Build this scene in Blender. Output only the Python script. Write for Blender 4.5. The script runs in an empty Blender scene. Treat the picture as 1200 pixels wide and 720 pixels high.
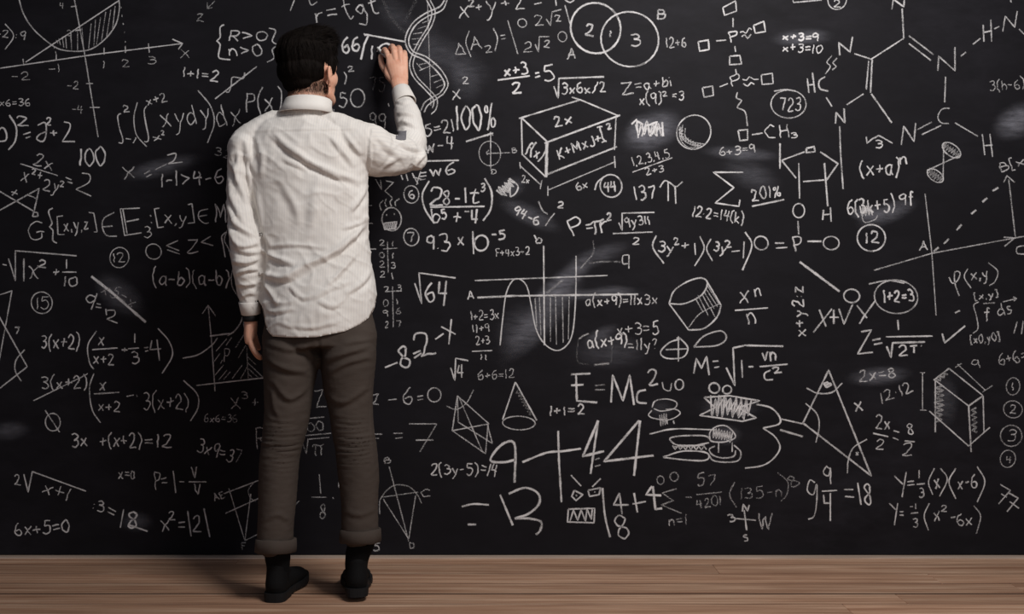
import bpy, bmesh, math, random
import numpy as np
from mathutils import Vector, Matrix, noise
random.seed(7)
rng = np.random.default_rng(7)
S = bpy.context.scene
C = S.collection
# ------------------------------------------------------------------ camera
CAM_Y, CAM_Z, FOC = -4.0, 0.9, 1300.0      # metres, metres, focal length in 1200-wide pixels
cd = bpy.data.cameras.new('camera'); cam = bpy.data.objects.new('camera', cd); C.objects.link(cam)
cam.location = (0, CAM_Y, CAM_Z); cam.rotation_euler = (math.pi/2, 0, 0)
cd.sensor_width = 36; cd.lens = 36*FOC/1200
S.camera = cam
# ------------------------------------------------------------------ light
w = bpy.data.worlds.new('world'); S.world = w; w.use_nodes = True
bg = w.node_tree.nodes['Background']; bg.inputs[0].default_value = (0.80, 0.84, 1.0, 1); bg.inputs[1].default_value = 0.10
def area(name, loc, tgt, sx, sy, power, col):
    l = bpy.data.lights.new(name, 'AREA'); l.shape = 'RECTANGLE'; l.size = sx; l.size_y = sy; l.energy = power; l.color = col
    o = bpy.data.objects.new(name, l); C.objects.link(o); o.location = loc
    o.rotation_euler = (Vector(tgt)-Vector(loc)).to_track_quat('-Z', 'Y').to_euler(); return o
area('softbox_light', (0.9, -2.0, 2.85), (0.10, -0.1, 1.2), 1.0, 0.8, 63, (1.0, 0.965, 0.93))
area('fill_light', (1.6, -4.6, 1.9), (0.0, 0, 0.9), 1.6, 1.6, 16, (1.0, 0.94, 0.90))
S.view_settings.view_transform = 'Standard'; S.view_settings.look = 'None'
S.view_settings.exposure = 0.0; S.view_settings.gamma = 1.0; S.view_settings.use_curve_mapping = False
# ------------------------------------------------------------------ helpers
def mat(name, col, rough=0.7, spec=0.4):
    m = bpy.data.materials.new(name); m.use_nodes = True; nt = m.node_tree; b = nt.nodes['Principled BSDF']
    b.inputs['Base Color'].default_value = (*col, 1); b.inputs['Roughness'].default_value = rough
    b.inputs['Specular IOR Level'].default_value = spec
    return m, nt, b
def N(nt, t, **kw):
    n = nt.nodes.new(t)
    for k, v in kw.items():
        if hasattr(n, k) and k not in n.inputs: setattr(n, k, v)
        else: n.inputs[k].default_value = v
    return n
def ramp(nt, fac, stops):
    r = nt.nodes.new('ShaderNodeValToRGB'); e = r.color_ramp.elements
    while len(e) < len(stops): e.new(0.5)
    for i, (p, c) in enumerate(stops): e[i].position = p; e[i].color = (*c, 1) if len(c) == 3 else c
    nt.links.new(fac, r.inputs[0]); return r.outputs[0]
def mapped(nt, scale, rot=(0,0,0), coord='Object'):
    tc = nt.nodes.new('ShaderNodeTexCoord'); mp = nt.nodes.new('ShaderNodeMapping')
    mp.inputs['Scale'].default_value = scale; mp.inputs['Rotation'].default_value = rot
    nt.links.new(tc.outputs[coord], mp.inputs[0]); return mp.outputs[0]
def noise_tex(nt, vec, scale, detail=4, rough=0.55):
    n = N(nt, 'ShaderNodeTexNoise', Scale=scale, Detail=detail, Roughness=rough); nt.links.new(vec, n.inputs['Vector']); return n.outputs['Fac']
def bump(nt, b, h, strength, dist):
    bp = N(nt, 'ShaderNodeBump', Strength=strength, Distance=dist); nt.links.new(h, bp.inputs['Height']); nt.links.new(bp.outputs[0], b.inputs['Normal'])
def math_n(nt, op, a, b=None, clamp=False):
    n = nt.nodes.new('ShaderNodeMath'); n.operation = op; n.use_clamp = clamp
    for i, v in enumerate((a, b)):
        if v is None: continue
        if isinstance(v, (int, float)): n.inputs[i].default_value = v
        else: nt.links.new(v, n.inputs[i])
    return n.outputs[0]
def mixc(nt, f, a, b):
    n = nt.nodes.new('ShaderNodeMix'); n.data_type = 'RGBA'
    for i, v in ((0, f), (6, a), (7, b)):
        if isinstance(v, tuple): n.inputs[i].default_value = (*v, 1)
        elif isinstance(v, (int, float)): n.inputs[i].default_value = v
        else: nt.links.new(v, n.inputs[i])
    return n.outputs[2]
def obj(name, me, m=None, parent=None, label=None, cat=None, group=None, kind=None):
    if isinstance(me, bmesh.types.BMesh):
        bm = me; me = bpy.data.meshes.new(name); bm.to_mesh(me); bm.free()
    o = bpy.data.objects.new(name, me); C.objects.link(o)
    if m is not None and not me.materials: me.materials.append(m)
    if parent is not None: o.parent = parent
    if label: o['label'] = label
    if cat: o['category'] = cat
    if group: o['group'] = group
    if kind: o['kind'] = kind
    return o
def smooth(me):
    me.polygons.foreach_set('use_smooth', [True]*len(me.polygons)); me.update()
def box(bm, x0, x1, y0, y1, z0, z1):
    r = bmesh.ops.create_cube(bm, size=1)['verts']
    for v in r: v.co = Vector(((x0+x1)/2+v.co.x*(x1-x0), (y0+y1)/2+v.co.y*(y1-y0), (z0+z1)/2+v.co.z*(z1-z0)))
    return r
def catmull(P, closed=False, step=1.0, dim=2):
    P = [np.array(p, float) for p in P]
    if len(P) < 3: return P
    n = len(P); out = []
    for i in range(n-1 if not closed else n):
        p0 = P[i-1] if (i > 0 or closed) else 2*P[0]-P[1]
        p1 = P[i]; p2 = P[(i+1) % n]
        p3 = P[(i+2) % n] if (i+2 < n or closed) else 2*P[-1]-P[-2]
        k = max(2, int(np.linalg.norm(p2-p1)/step))
        for j in range(k):
            t = j/k
            out.append(0.5*((2*p1)+(p2-p0)*t+(2*p0-5*p1+4*p2-p3)*t*t+(3*p1-p0-3*p2+p3)*t**3))
    out.append(P[0] if closed else P[-1]); return out
# ------------------------------------------------------------------ materials of the room
m_board, nt, b = mat('blackboard paint', (0.012, 0.012, 0.0135), 0.62, 0.10)
v = mapped(nt, (1, 1, 1)); big = noise_tex(nt, v, 1.3, 5, 0.6)
v2 = mapped(nt, (2.2, 1, 5.5), (0, 0.6, 0)); st = noise_tex(nt, v2, 2.0, 6, 0.7)
f = math_n(nt, 'MULTIPLY', ramp(nt, big, [(0.35, (0,0,0)), (0.75, (1,1,1))]), ramp(nt, st, [(0.35, (0,0,0)), (0.8, (1,1,1))]))
nt.links.new(mixc(nt, f, (0.0098, 0.0092, 0.0116), (0.026, 0.0248, 0.0315)), b.inputs['Base Color'])
fine = noise_tex(nt, v, 260, 3); bump(nt, b, fine, 0.12, 0.001)
m_wall, nt, b = mat('white plaster', (0.55, 0.54, 0.52), 0.9)
v = mapped(nt, (1, 1, 1)); bump(nt, b, noise_tex(nt, v, 90, 4), 0.1, 0.002)
def wood_mat(name, c1, c2, c3):
    m, nt, b = mat(name, c2, 0.5, 0.35)
    tc = nt.nodes.new('ShaderNodeTexCoord'); oi = nt.nodes.new('ShaderNodeObjectInfo')
    add = nt.nodes.new('ShaderNodeVectorMath'); add.operation = 'MULTIPLY_ADD'
    cmb = nt.nodes.new('ShaderNodeCombineXYZ')
    for i in range(3): nt.links.new(oi.outputs['Random'], cmb.inputs[i])
    nt.links.new(cmb.outputs[0], add.inputs[0]); add.inputs[1].default_value = (37, 11, 5); nt.links.new(tc.outputs['Object'], add.inputs[2])
    mp = nt.nodes.new('ShaderNodeMapping'); mp.inputs['Scale'].default_value = (0.9, 26, 1); nt.links.new(add.outputs[0], mp.inputs[0])
    g = noise_tex(nt, mp.outputs[0], 1.6, 7, 0.62)
    mp2 = nt.nodes.new('ShaderNodeMapping'); mp2.inputs['Scale'].default_value = (1.6, 90, 1); nt.links.new(add.outputs[0], mp2.inputs[0])
    g2 = noise_tex(nt, mp2.outputs[0], 2.2, 5, 0.6)
    col = ramp(nt, g, [(0.34, c1), (0.5, c2), (0.66, c3)])
    col = mixc(nt, math_n(nt, 'MULTIPLY', ramp(nt, g2, [(0.42, (1,1,1)), (0.62, (0,0,0))]), 0.45), col, tuple(x*0.6 for x in c1))
    hs = nt.nodes.new('ShaderNodeHueSaturation'); nt.links.new(col, hs.inputs['Color'])
    nt.links.new(math_n(nt, 'ADD', math_n(nt, 'MULTIPLY', oi.outputs['Random'], 0.30), 0.86), hs.inputs['Value'])
    nt.links.new(hs.outputs[0], b.inputs['Base Color'])
    bump(nt, b, g2, 0.25, 0.001)
    return m
m_wood = wood_mat('oak floor', (0.37, 0.195, 0.12), (0.56, 0.335, 0.22), (0.74, 0.50, 0.35))
m_trim = wood_mat('pale wood trim', (0.50, 0.37, 0.29), (0.60, 0.46, 0.37), (0.70, 0.57, 0.48))
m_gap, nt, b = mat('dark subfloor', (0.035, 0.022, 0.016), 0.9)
# chalk: coverage comes from the point attribute "dust" broken up by the grain of the board
def chalk_mat(name, col, lo, hi, grain, gscale, soft=False):
    m, nt, b = mat(name, col, 0.95, 0.1)
    at = nt.nodes.new('ShaderNodeAttribute'); at.attribute_name = 'dust'
    v = mapped(nt, (1, 1, 1))
    n1 = noise_tex(nt, v, gscale, 3, 0.7)
    if soft:
        n2 = noise_tex(nt, mapped(nt, (3.2, 1, 13), (0, 0.55, 0)), 5, 6, 0.68)
        k = math_n(nt, 'MULTIPLY', at.outputs['Fac'], ramp(nt, n2, [(0.28, (0.25,)*3), (0.75, (1.5,)*3)]))
        a = math_n(nt, 'MULTIPLY', k, ramp(nt, n1, [(0.25, (0.6,)*3), (0.75, (1,)*3)]), True)
    else:
        s = math_n(nt, 'ADD', at.outputs['Fac'], math_n(nt, 'MULTIPLY', math_n(nt, 'SUBTRACT', n1, 0.5), grain))
        mr = N(nt, 'ShaderNodeMapRange'); mr.inputs[1].default_value = lo; mr.inputs[2].default_value = hi
        nt.links.new(s, mr.inputs[0]); 
        a = math_n(nt, 'MULTIPLY', mr.outputs[0], math_n(nt, 'ADD', math_n(nt, 'MULTIPLY', at.outputs['Fac'], 0.75), 0.20), True)
    nt.links.new(a, b.inputs['Alpha'])
    return m
m_chalk = chalk_mat("chalk line", (0.80, 0.79, 0.80), 0.20, 0.78, 2.6, 360)
m_dust = chalk_mat('rubbed chalk dust', (0.68, 0.69, 0.80), 0, 1, 0, 300, True)
# ------------------------------------------------------------------ room shell
bm = bmesh.new(); box(bm, -4.0, 4.0, 0.022, 0.14, 0.0, 3.2)
obj('wall_back', bm, m_wall, kind='structure')
bm = bmesh.new(); box(bm, -4.0, 4.0, -5.4, 0.14, -0.06, -0.0105)
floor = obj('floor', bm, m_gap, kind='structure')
rows = [0.0, -0.128, -0.262, -0.392, -0.518, -0.640, -0.765]
while rows[-1] > -5.3: rows.append(rows[-1]-0.127)
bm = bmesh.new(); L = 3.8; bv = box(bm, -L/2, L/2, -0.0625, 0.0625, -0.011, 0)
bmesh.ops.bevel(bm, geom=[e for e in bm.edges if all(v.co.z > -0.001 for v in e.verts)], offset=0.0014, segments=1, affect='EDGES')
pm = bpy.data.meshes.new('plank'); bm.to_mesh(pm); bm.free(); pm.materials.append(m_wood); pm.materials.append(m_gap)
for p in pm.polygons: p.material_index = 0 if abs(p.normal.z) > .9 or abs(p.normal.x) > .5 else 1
for i in range(len(rows)-1):
    y0, y1 = rows[i], rows[i+1]; off = [0.93, 2.6, 3.3, 1.62-1.9, 3.1, 2.9, 0.6][i % 7]
    for k in range(-2, 3):
        x = off + k*L + (0.0 if i else 0)
        if x+L/2 < -3.9 or x-L/2 > 3.9: continue
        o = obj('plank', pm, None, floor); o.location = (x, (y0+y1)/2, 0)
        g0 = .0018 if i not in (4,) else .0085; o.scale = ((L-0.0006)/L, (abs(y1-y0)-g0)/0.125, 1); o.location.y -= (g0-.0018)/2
bm = bmesh.new(); box(bm, -4.0, 4.0, -0.040, 0.021, 0.0, 0.0042)
bmesh.ops.bevel(bm, geom=[e for e in bm.edges if all(v.co.z > 0.004 and v.co.y < 0 for v in e.verts)], offset=0.0015, segments=3, affect='EDGES')
obj('baseboard_back', bm, m_trim, kind='structure')
bm = bmesh.new(); box(bm, -2.6, 2.6, 0.0, 0.02, 0.0055, 2.75)
bmesh.ops.bevel(bm, geom=list(bm.edges), offset=0.002, segments=2, affect='EDGES')
board = obj('blackboard', bm, m_board, None, 'wide black chalkboard on the back wall, covered in white formulas and drawings', 'blackboard')
# ------------------------------------------------------------------ chalk writing
# hand alphabet: width | strokes ("c" smooth, "l" straight), 10 units cap height, 6 units x-height
GL = {
'0':'6|c 3.2,10 .8,8 .3,4 2.4,0 5,1.6 5.8,6 4.4,9.6 2.8,9.9','1':'1.8|l 1.1,10 .8,0','2':'6|c .5,8 2.2,10 4.8,9 4.6,6 2.4,2.8 .2,.3;l .2,.3 6,0',
'3':'5.5|c .5,9.2 3,10 5,8.4 4.2,6.2 2,5.4;c 2,5.4 5,4.8 5.3,2 3,0 .2,.8','4':'6|l 1.6,10 .6,4.6 5.8,4.8;l 4.6,9.5 4.2,0',
'5':'6|l 5.6,10 1.6,9.8 1.2,6;c 1.2,6 3.6,6.4 5.4,4.4 4.8,1 2.4,-.2 .2,1','6':'5.5|c 4.4,10 1.6,7.6 .3,3.6 1.4,.4 4,.1 5.3,2.4 4,4.8 1,3.6',
'7':'6|l .2,9.4 5.6,9.8 2.4,0','8':'5.5|c 4.9,8.6 3,10 .8,8.4 2,5.9 4.6,4 5,1.6 3,0 .8,1.4 1.4,3.8 4,6 5,8.6','9':'5|c 4.8,8.2 3,10 .6,8.4 .8,5.8 3,5 4.8,7.4 4.9,9;l 4.9,9 4.4,0',
'x':'5.5|l .4,6 5,0;l 5.2,6.2 .2,0','y':'5.5|l .4,6 2.6,1.6;c 5.2,6 3.4,1.6 1.6,-3 0,-3.6','z':'5|l .3,6 4.6,6 .3,0 5,.1',
'a':'5.5|c 4.6,5 2.6,6.2 .5,3.8 1,.6 3,.3 4.5,3;l 4.6,6 4.5,1.2 5.4,0','b':'5|l .8,10 .6,.4;c .7,3.6 2.8,6 4.8,3.6 3.6,.4 .6,.4','c':'4.5|c 4.4,5.2 2.4,6.2 .4,3.4 1.8,.2 4.4,.8',
'd':'5.5|c 4.6,4.6 2.4,6 .4,3 1.8,0 4.6,2.4;l 4.6,10 4.8,0','f':'4|c 4.4,9 2.8,10 2,7 1.8,0 1.4,-2;l .2,5.6 4,6','g':'5|c 4.6,5 2.4,6.2 .6,4 2.2,2 4.5,4;c 4.6,6 4.6,0 3,-3.4 .2,-2',
'h':'5|l .6,10 .6,0;c .6,3.6 2.8,6 4.6,4 4.6,0','i':'1.6|l .8,6 .8,0;l .8,8.6 .9,9.2','n':'5|l .6,6 .5,0;c .5,3.6 2.6,6 4.4,4.4 4.6,0','r':'4|l .6,6 .6,0;c .6,3.4 2,5.8 4,5.8',
's':'4|c 4,5.6 1.4,5.8 1,3.8 3.6,2.4 3,.2 .2,.4','t':'4.4|c 1.8,9.6 1.8,2 2.8,0 4.4,.8;l 0,6.4 4,6.6','w':'7|l .2,6 1.6,0 3.4,5 5,0 6.8,6.2','k':'5|l .6,10 .6,0;l 4.4,6 .8,3 4.8,0','v':'5|l .2,6 2.4,0 5,6.4',
'o':'5|c 2.6,6 .5,4.6 .6,1.2 2.8,0 4.8,2 4.4,5.2 2.6,6','u':'5|c .5,6 .8,1.4 2.6,0 4.4,2 4.6,6','A':'6.2|l .2,0 3.4,10 6,0;l 1.2,3.6 5.2,4','B':'5.5|l .6,10 .6,0;c .6,10 4.6,9.4 4,5.8 .8,5.4;c .8,5.4 5.4,4.8 5,.6 .4,0',
'C':'6|c 5.6,9 3,10 .4,6 1.4,1 5.8,.8','D':'5.6|l .6,10 .6,0;c .6,10 5.4,8.4 5.4,2 .6,0','E':'5.4|l .6,10 .8,0 5.4,.4;l .6,10 5.2,10;l .6,5.4 4.6,5.6','F':'5|l .6,10 .8,0;l .6,10 5.2,10;l .6,5.4 4.2,5.6',
'G':'6.5|c 5.6,9 3,10 .4,5.6 1.6,.6 5,.6 5.8,3.6;l 3.4,4 6.6,4','H':'6|l .6,10 .6,0;l 5.4,10 5.6,0;l .6,5.2 5.5,5','I':'4|l 2,10 2,0;l 0,10 4,10;l 0,0 4,0','J':'4|c 3.6,10 3.8,2 2,0 .2,1.4',
'K':'5.6|l .6,10 .6,0;l 5,10 .8,4.6 5.4,0','M':'8|l .6,0 1,10 3.8,3 6.6,10 7.4,0','N':'6|l .5,0 .8,10 5.4,0 5.7,10','P':'5|l .8,10 .6,0;c .6,10 5,9.6 4.6,5.6 .8,5','R':'5.6|l .8,10 .6,0;c .6,10 5,9.6 4.6,5.6 .8,5;l 2,5.2 5.6,0',
'S':'5|c 4.8,9 2,10 .8,7.4 4.4,4 4,.6 .2,.8','T':'6|l 0,10 6,10;l 3,10 3,0','V':'6|l .2,10 2.8,0 6,10','W':'8.4|l .2,10 2,0 4.2,8 6.2,0 8.2,10','X':'6|l .4,10 5.6,0;l 5.8,10 .2,0','Y':'6|l .2,10 3.2,4.4;l 6,10 2.2,0',
'Z':'6|l .4,10 5.8,10 .2,0 6.2,.3','π':'7|l 2,7 1.6,0;l 5,7.2 5.4,0;c 0,6 1,7.4 4,7 7.2,7.8','Δ':'6|l .2,0 3,10 6,0 .2,0','(':'3|c 2.6,12 .6,9 .4,3 2.6,-2',')':'3|c .2,12 2.4,9 2.6,3 .4,-2',
'[':'3|l 2.6,11 .6,11 .6,-1 2.6,-1',']':'3|l .2,11 2.4,11 2.4,-1 .2,-1','+':'5.6|l 0,4.4 5.6,4.8;l 2.8,7.6 2.6,1.6','-':'4.6|l .2,4.4 4.6,4.6','=':'5.6|l .2,6 5.4,6.2;l .2,3.2 5.4,3.4','>':'5.6|l .4,8 5.4,5 .6,1.4',
'<':'5.6|l 5.2,8 .4,4.8 5.4,1.8','/':'5|l 5,10.5 0,-.5','%':'6.5|l 5.4,10.5 .8,-1;c 1.6,9.6 .6,8.4 1.2,6.6 2.4,7 2.6,9 1.6,9.6;c 5.2,4 4,3 4.4,.6 6,.6 6.4,3 5.2,4',',':'1.6|l 1,.8 .3,-1.8','.':'1.4|l .4,.7 .9,.3','·':'1.6|l .5,4.6 1.1,4.2',
':':'1.6|l .5,5.6 1,5.2;l .5,2.4 1,2','?':'4|c .3,8.4 2,10 4,8.4 3,6 2,3.6;l 2,.8 2.2,.3','|':'1.6|l .8,11 .8,-1','÷':'5.6|l 0,4.6 5.4,4.8;l 2.6,7 2.9,6.8;l 2.6,2.4 2.9,2.2',' ':'2.5|'}
PXM = FOC/4.0          # board units (1/325 m) per metre
def glyph_strokes(ch):
    w_, s = GL[ch].split('|'); out = []
    for st in s.split(';'):
        if not st: continue
        pts = [tuple(float(q) for q in p.split(',')) for p in st[1:].split()]
        if st[0] == 'c': pts = [tuple(p) for p in catmull(pts, step=.6)]
        out.append(pts)
    return float(w_), out
def text_strokes(x0, y0, x1, y1, h, s, gap=1.7):
    gs = [glyph_strokes(c) for c in s]; tot = sum(g[0] for g in gs)+gap*(len(gs)-1)
    dx, dy = x1-x0, y1-y0; ln = math.hypot(dx, dy); ux, uy = dx/ln, dy/ln; nx, ny = uy, -ux
    sx = ln/tot; sy = h/10; cur = 0; out = []
    for w_, st in gs:
        sh = random.uniform(-.09, .09); jy = random.uniform(-.6, .6); sc = random.uniform(.9, 1.1)
        for p in st:
            q_ = []
            for a, b in resample(p, .7):
                wa = a+.85*noise.noise((a*.28+x0, b*.28+y0, cur)); wb = b+.85*noise.noise((a*.28+x0, b*.28+y0, cur+50))
                q_.append((x0+ux*sx*(cur+wa+sh*wb)+nx*sy*(wb*sc+jy), y0+uy*sx*(cur+wa+sh*wb)+ny*sy*(wb*sc+jy)))
            out.append(q_)
        cur += w_+gap
    return out
def resample(P, step):
    P = [np.array(p, float) for p in P]; out = [P[0]]
    for a, b in zip(P[:-1], P[1:]):
        d = np.linalg.norm(b-a); k = max(1, int(round(d/step)))
        for j in range(1, k+1): out.append(a+(b-a)*j/k)
    return out
depth_i = 0
def ribbons(strokes, width, k):
    """strokes in board units -> thin chalk deposits lying on the board"""
    global depth_i
    V, F, D = [], [], []
    for st in strokes:
        depth_i = (depth_i+1) % 40; y = -0.0004-depth_i*0.00001
        P = resample(st, 1.6)
        if len(P) < 2: continue
        ph = random.uniform(0, 99); n = len(P); base = len(V)
        w0 = width*random.uniform(.88, 1.12); k0 = k*random.uniform(.9, 1.1)*(1.22 if st[0][0] < 270 else 1)  # left strokes painted denser, to make up for the weaker light there
        for i, p in enumerate(P):
            t = P[min(i+1, n-1)]-P[max(i-1, 0)]; t = t/(np.linalg.norm(t)+1e-9); nn = np.array((-t[1], t[0]))
            j = noise.noise((p[0]*.16+ph, p[1]*.16, 0)); ww = w0*(1+.30*j); kk = k0*(1+.35*noise.noise((p[0]*.1, p[1]*.1+ph, 3)))
            if i == 0 or i == n-1: kk *= .8
            hw = ww*.68
            for s_, a in ((-1, -.1), (-.38, kk), (.38, kk), (1, -.1)):
                q = p+nn*hw*s_; V.append(((q[0]-600)/PXM, y, CAM_Z+(360-q[1])/PXM)); D.append(a)
        for i in range(n-1):
            for c in range(3):
                a = base+i*4+c; F.append((a, a+1, a+5, a+4))
    return V, F, D
def dust_patch(cx, cy, rx, ry, rot, k):
    V, F, D = [], [], []; n = 14; ca, sa = math.cos(math.radians(rot)), math.sin(math.radians(rot)); y = -0.0002-random.random()*0.0001
    for i in range(n+1):
        for j in range(n+1):
            u, v_ = i/n*2-1, j/n*2-1; r2 = min(1, u*u+v_*v_)
            x, z = u*rx, v_*ry
            V.append(((cx+x*ca-z*sa-600)/PXM, y, CAM_Z+(360-cy-x*sa-z*ca)/PXM)); D.append(k*.42*(1-r2)**1.8)
    for i in range(n):
        for j in range(n):
            a = i*(n+1)+j; F.append((a, a+1, a+n+2, a+n+1))
    return V, F, D
def link_chalk(name, label, VFD, m):
    V, F, D = VFD
    me = bpy.data.meshes.new(name); me.from_pydata(V, [], F)
    at = me.attributes.new('dust', 'FLOAT', 'POINT'); at.data.foreach_set('value', D); me.materials.append(m)
    return obj(name, me, None, board, label)
def read_chalk(src):
    name = None; strokes = []; cur = None
    def flush():
        if cur and strokes:
            V, F, D = [], [], []
            for sts, wd, k in strokes:
                v_, f_, d_ = ribbons(sts, wd, k); b0 = len(V); V += v_; D += d_; F += [tuple(q+b0 for q in f) for f in f_]
            link_chalk(cur[0], cur[1], (V, F, D), m_chalk)
    for line in src.strip().split('\n'):
        line = line.strip()
        if not line: continue
        if line[0] == '#':
            flush(); strokes = []; a = [q.strip() for q in line[1:].split('|')]
            cur = ('chalk_'+a[0], a[1]); wd, k = float(a[2]), float(a[3]); continue
        if line[0] == 't':
            a, s = line[1:].split('|', 1); n = [float(q) for q in a.split()]; strokes.append((text_strokes(*n[:5], s.strip()), wd, k)); continue
        for cmd in line.split(';'):
            cmd = cmd.strip()
            if not cmd: continue
            c = cmd[0]; body = cmd[1:].split()
            if c == 'w': wd, k = float(body[0]), float(body[1]); continue
            if c == 'o':
                cx, cy, rx, ry = [float(q) for q in body[:4]]; ro = math.radians(float(body[4])) if len(body) > 4 else 0
                a0 = random.uniform(0, 6); pts = []
                for i in range(34):
                    t = a0+i/31*2*math.pi; q = 1+.03*math.sin(t*2+a0); x, y = rx*q*math.cos(t), ry*q*math.sin(t)
                    pts.append((cx+x*math.cos(ro)-y*math.sin(ro), cy+x*math.sin(ro)+y*math.cos(ro)))
                strokes.append(([pts], wd, k)); continue
            if c == 'z':   # scribble: x0 y0 x1 y1 amplitude count
                x0, y0, x1, y1, am, n = [float(q) for q in ' '.join(body).replace(',', ' ').split()]; pts = []; d = math.hypot(x1-x0, y1-y0); nx, ny = -(y1-y0)/d, (x1-x0)/d
                for i in range(int(n)+1):
                    t = i/n; s_ = am*(1 if i % 2 else -1)*random.uniform(.7, 1.1); pts.append((x0+(x1-x0)*t+nx*s_, y0+(y1-y0)*t+ny*s_))
                strokes.append(([pts], wd, k)); continue
            pts = [tuple(float(q) for q in p.split(',')) for p in body]
            if c == 'c': pts = catmull(pts, step=2.0)
            strokes.append(([pts], wd, k))
    flush()
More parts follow.
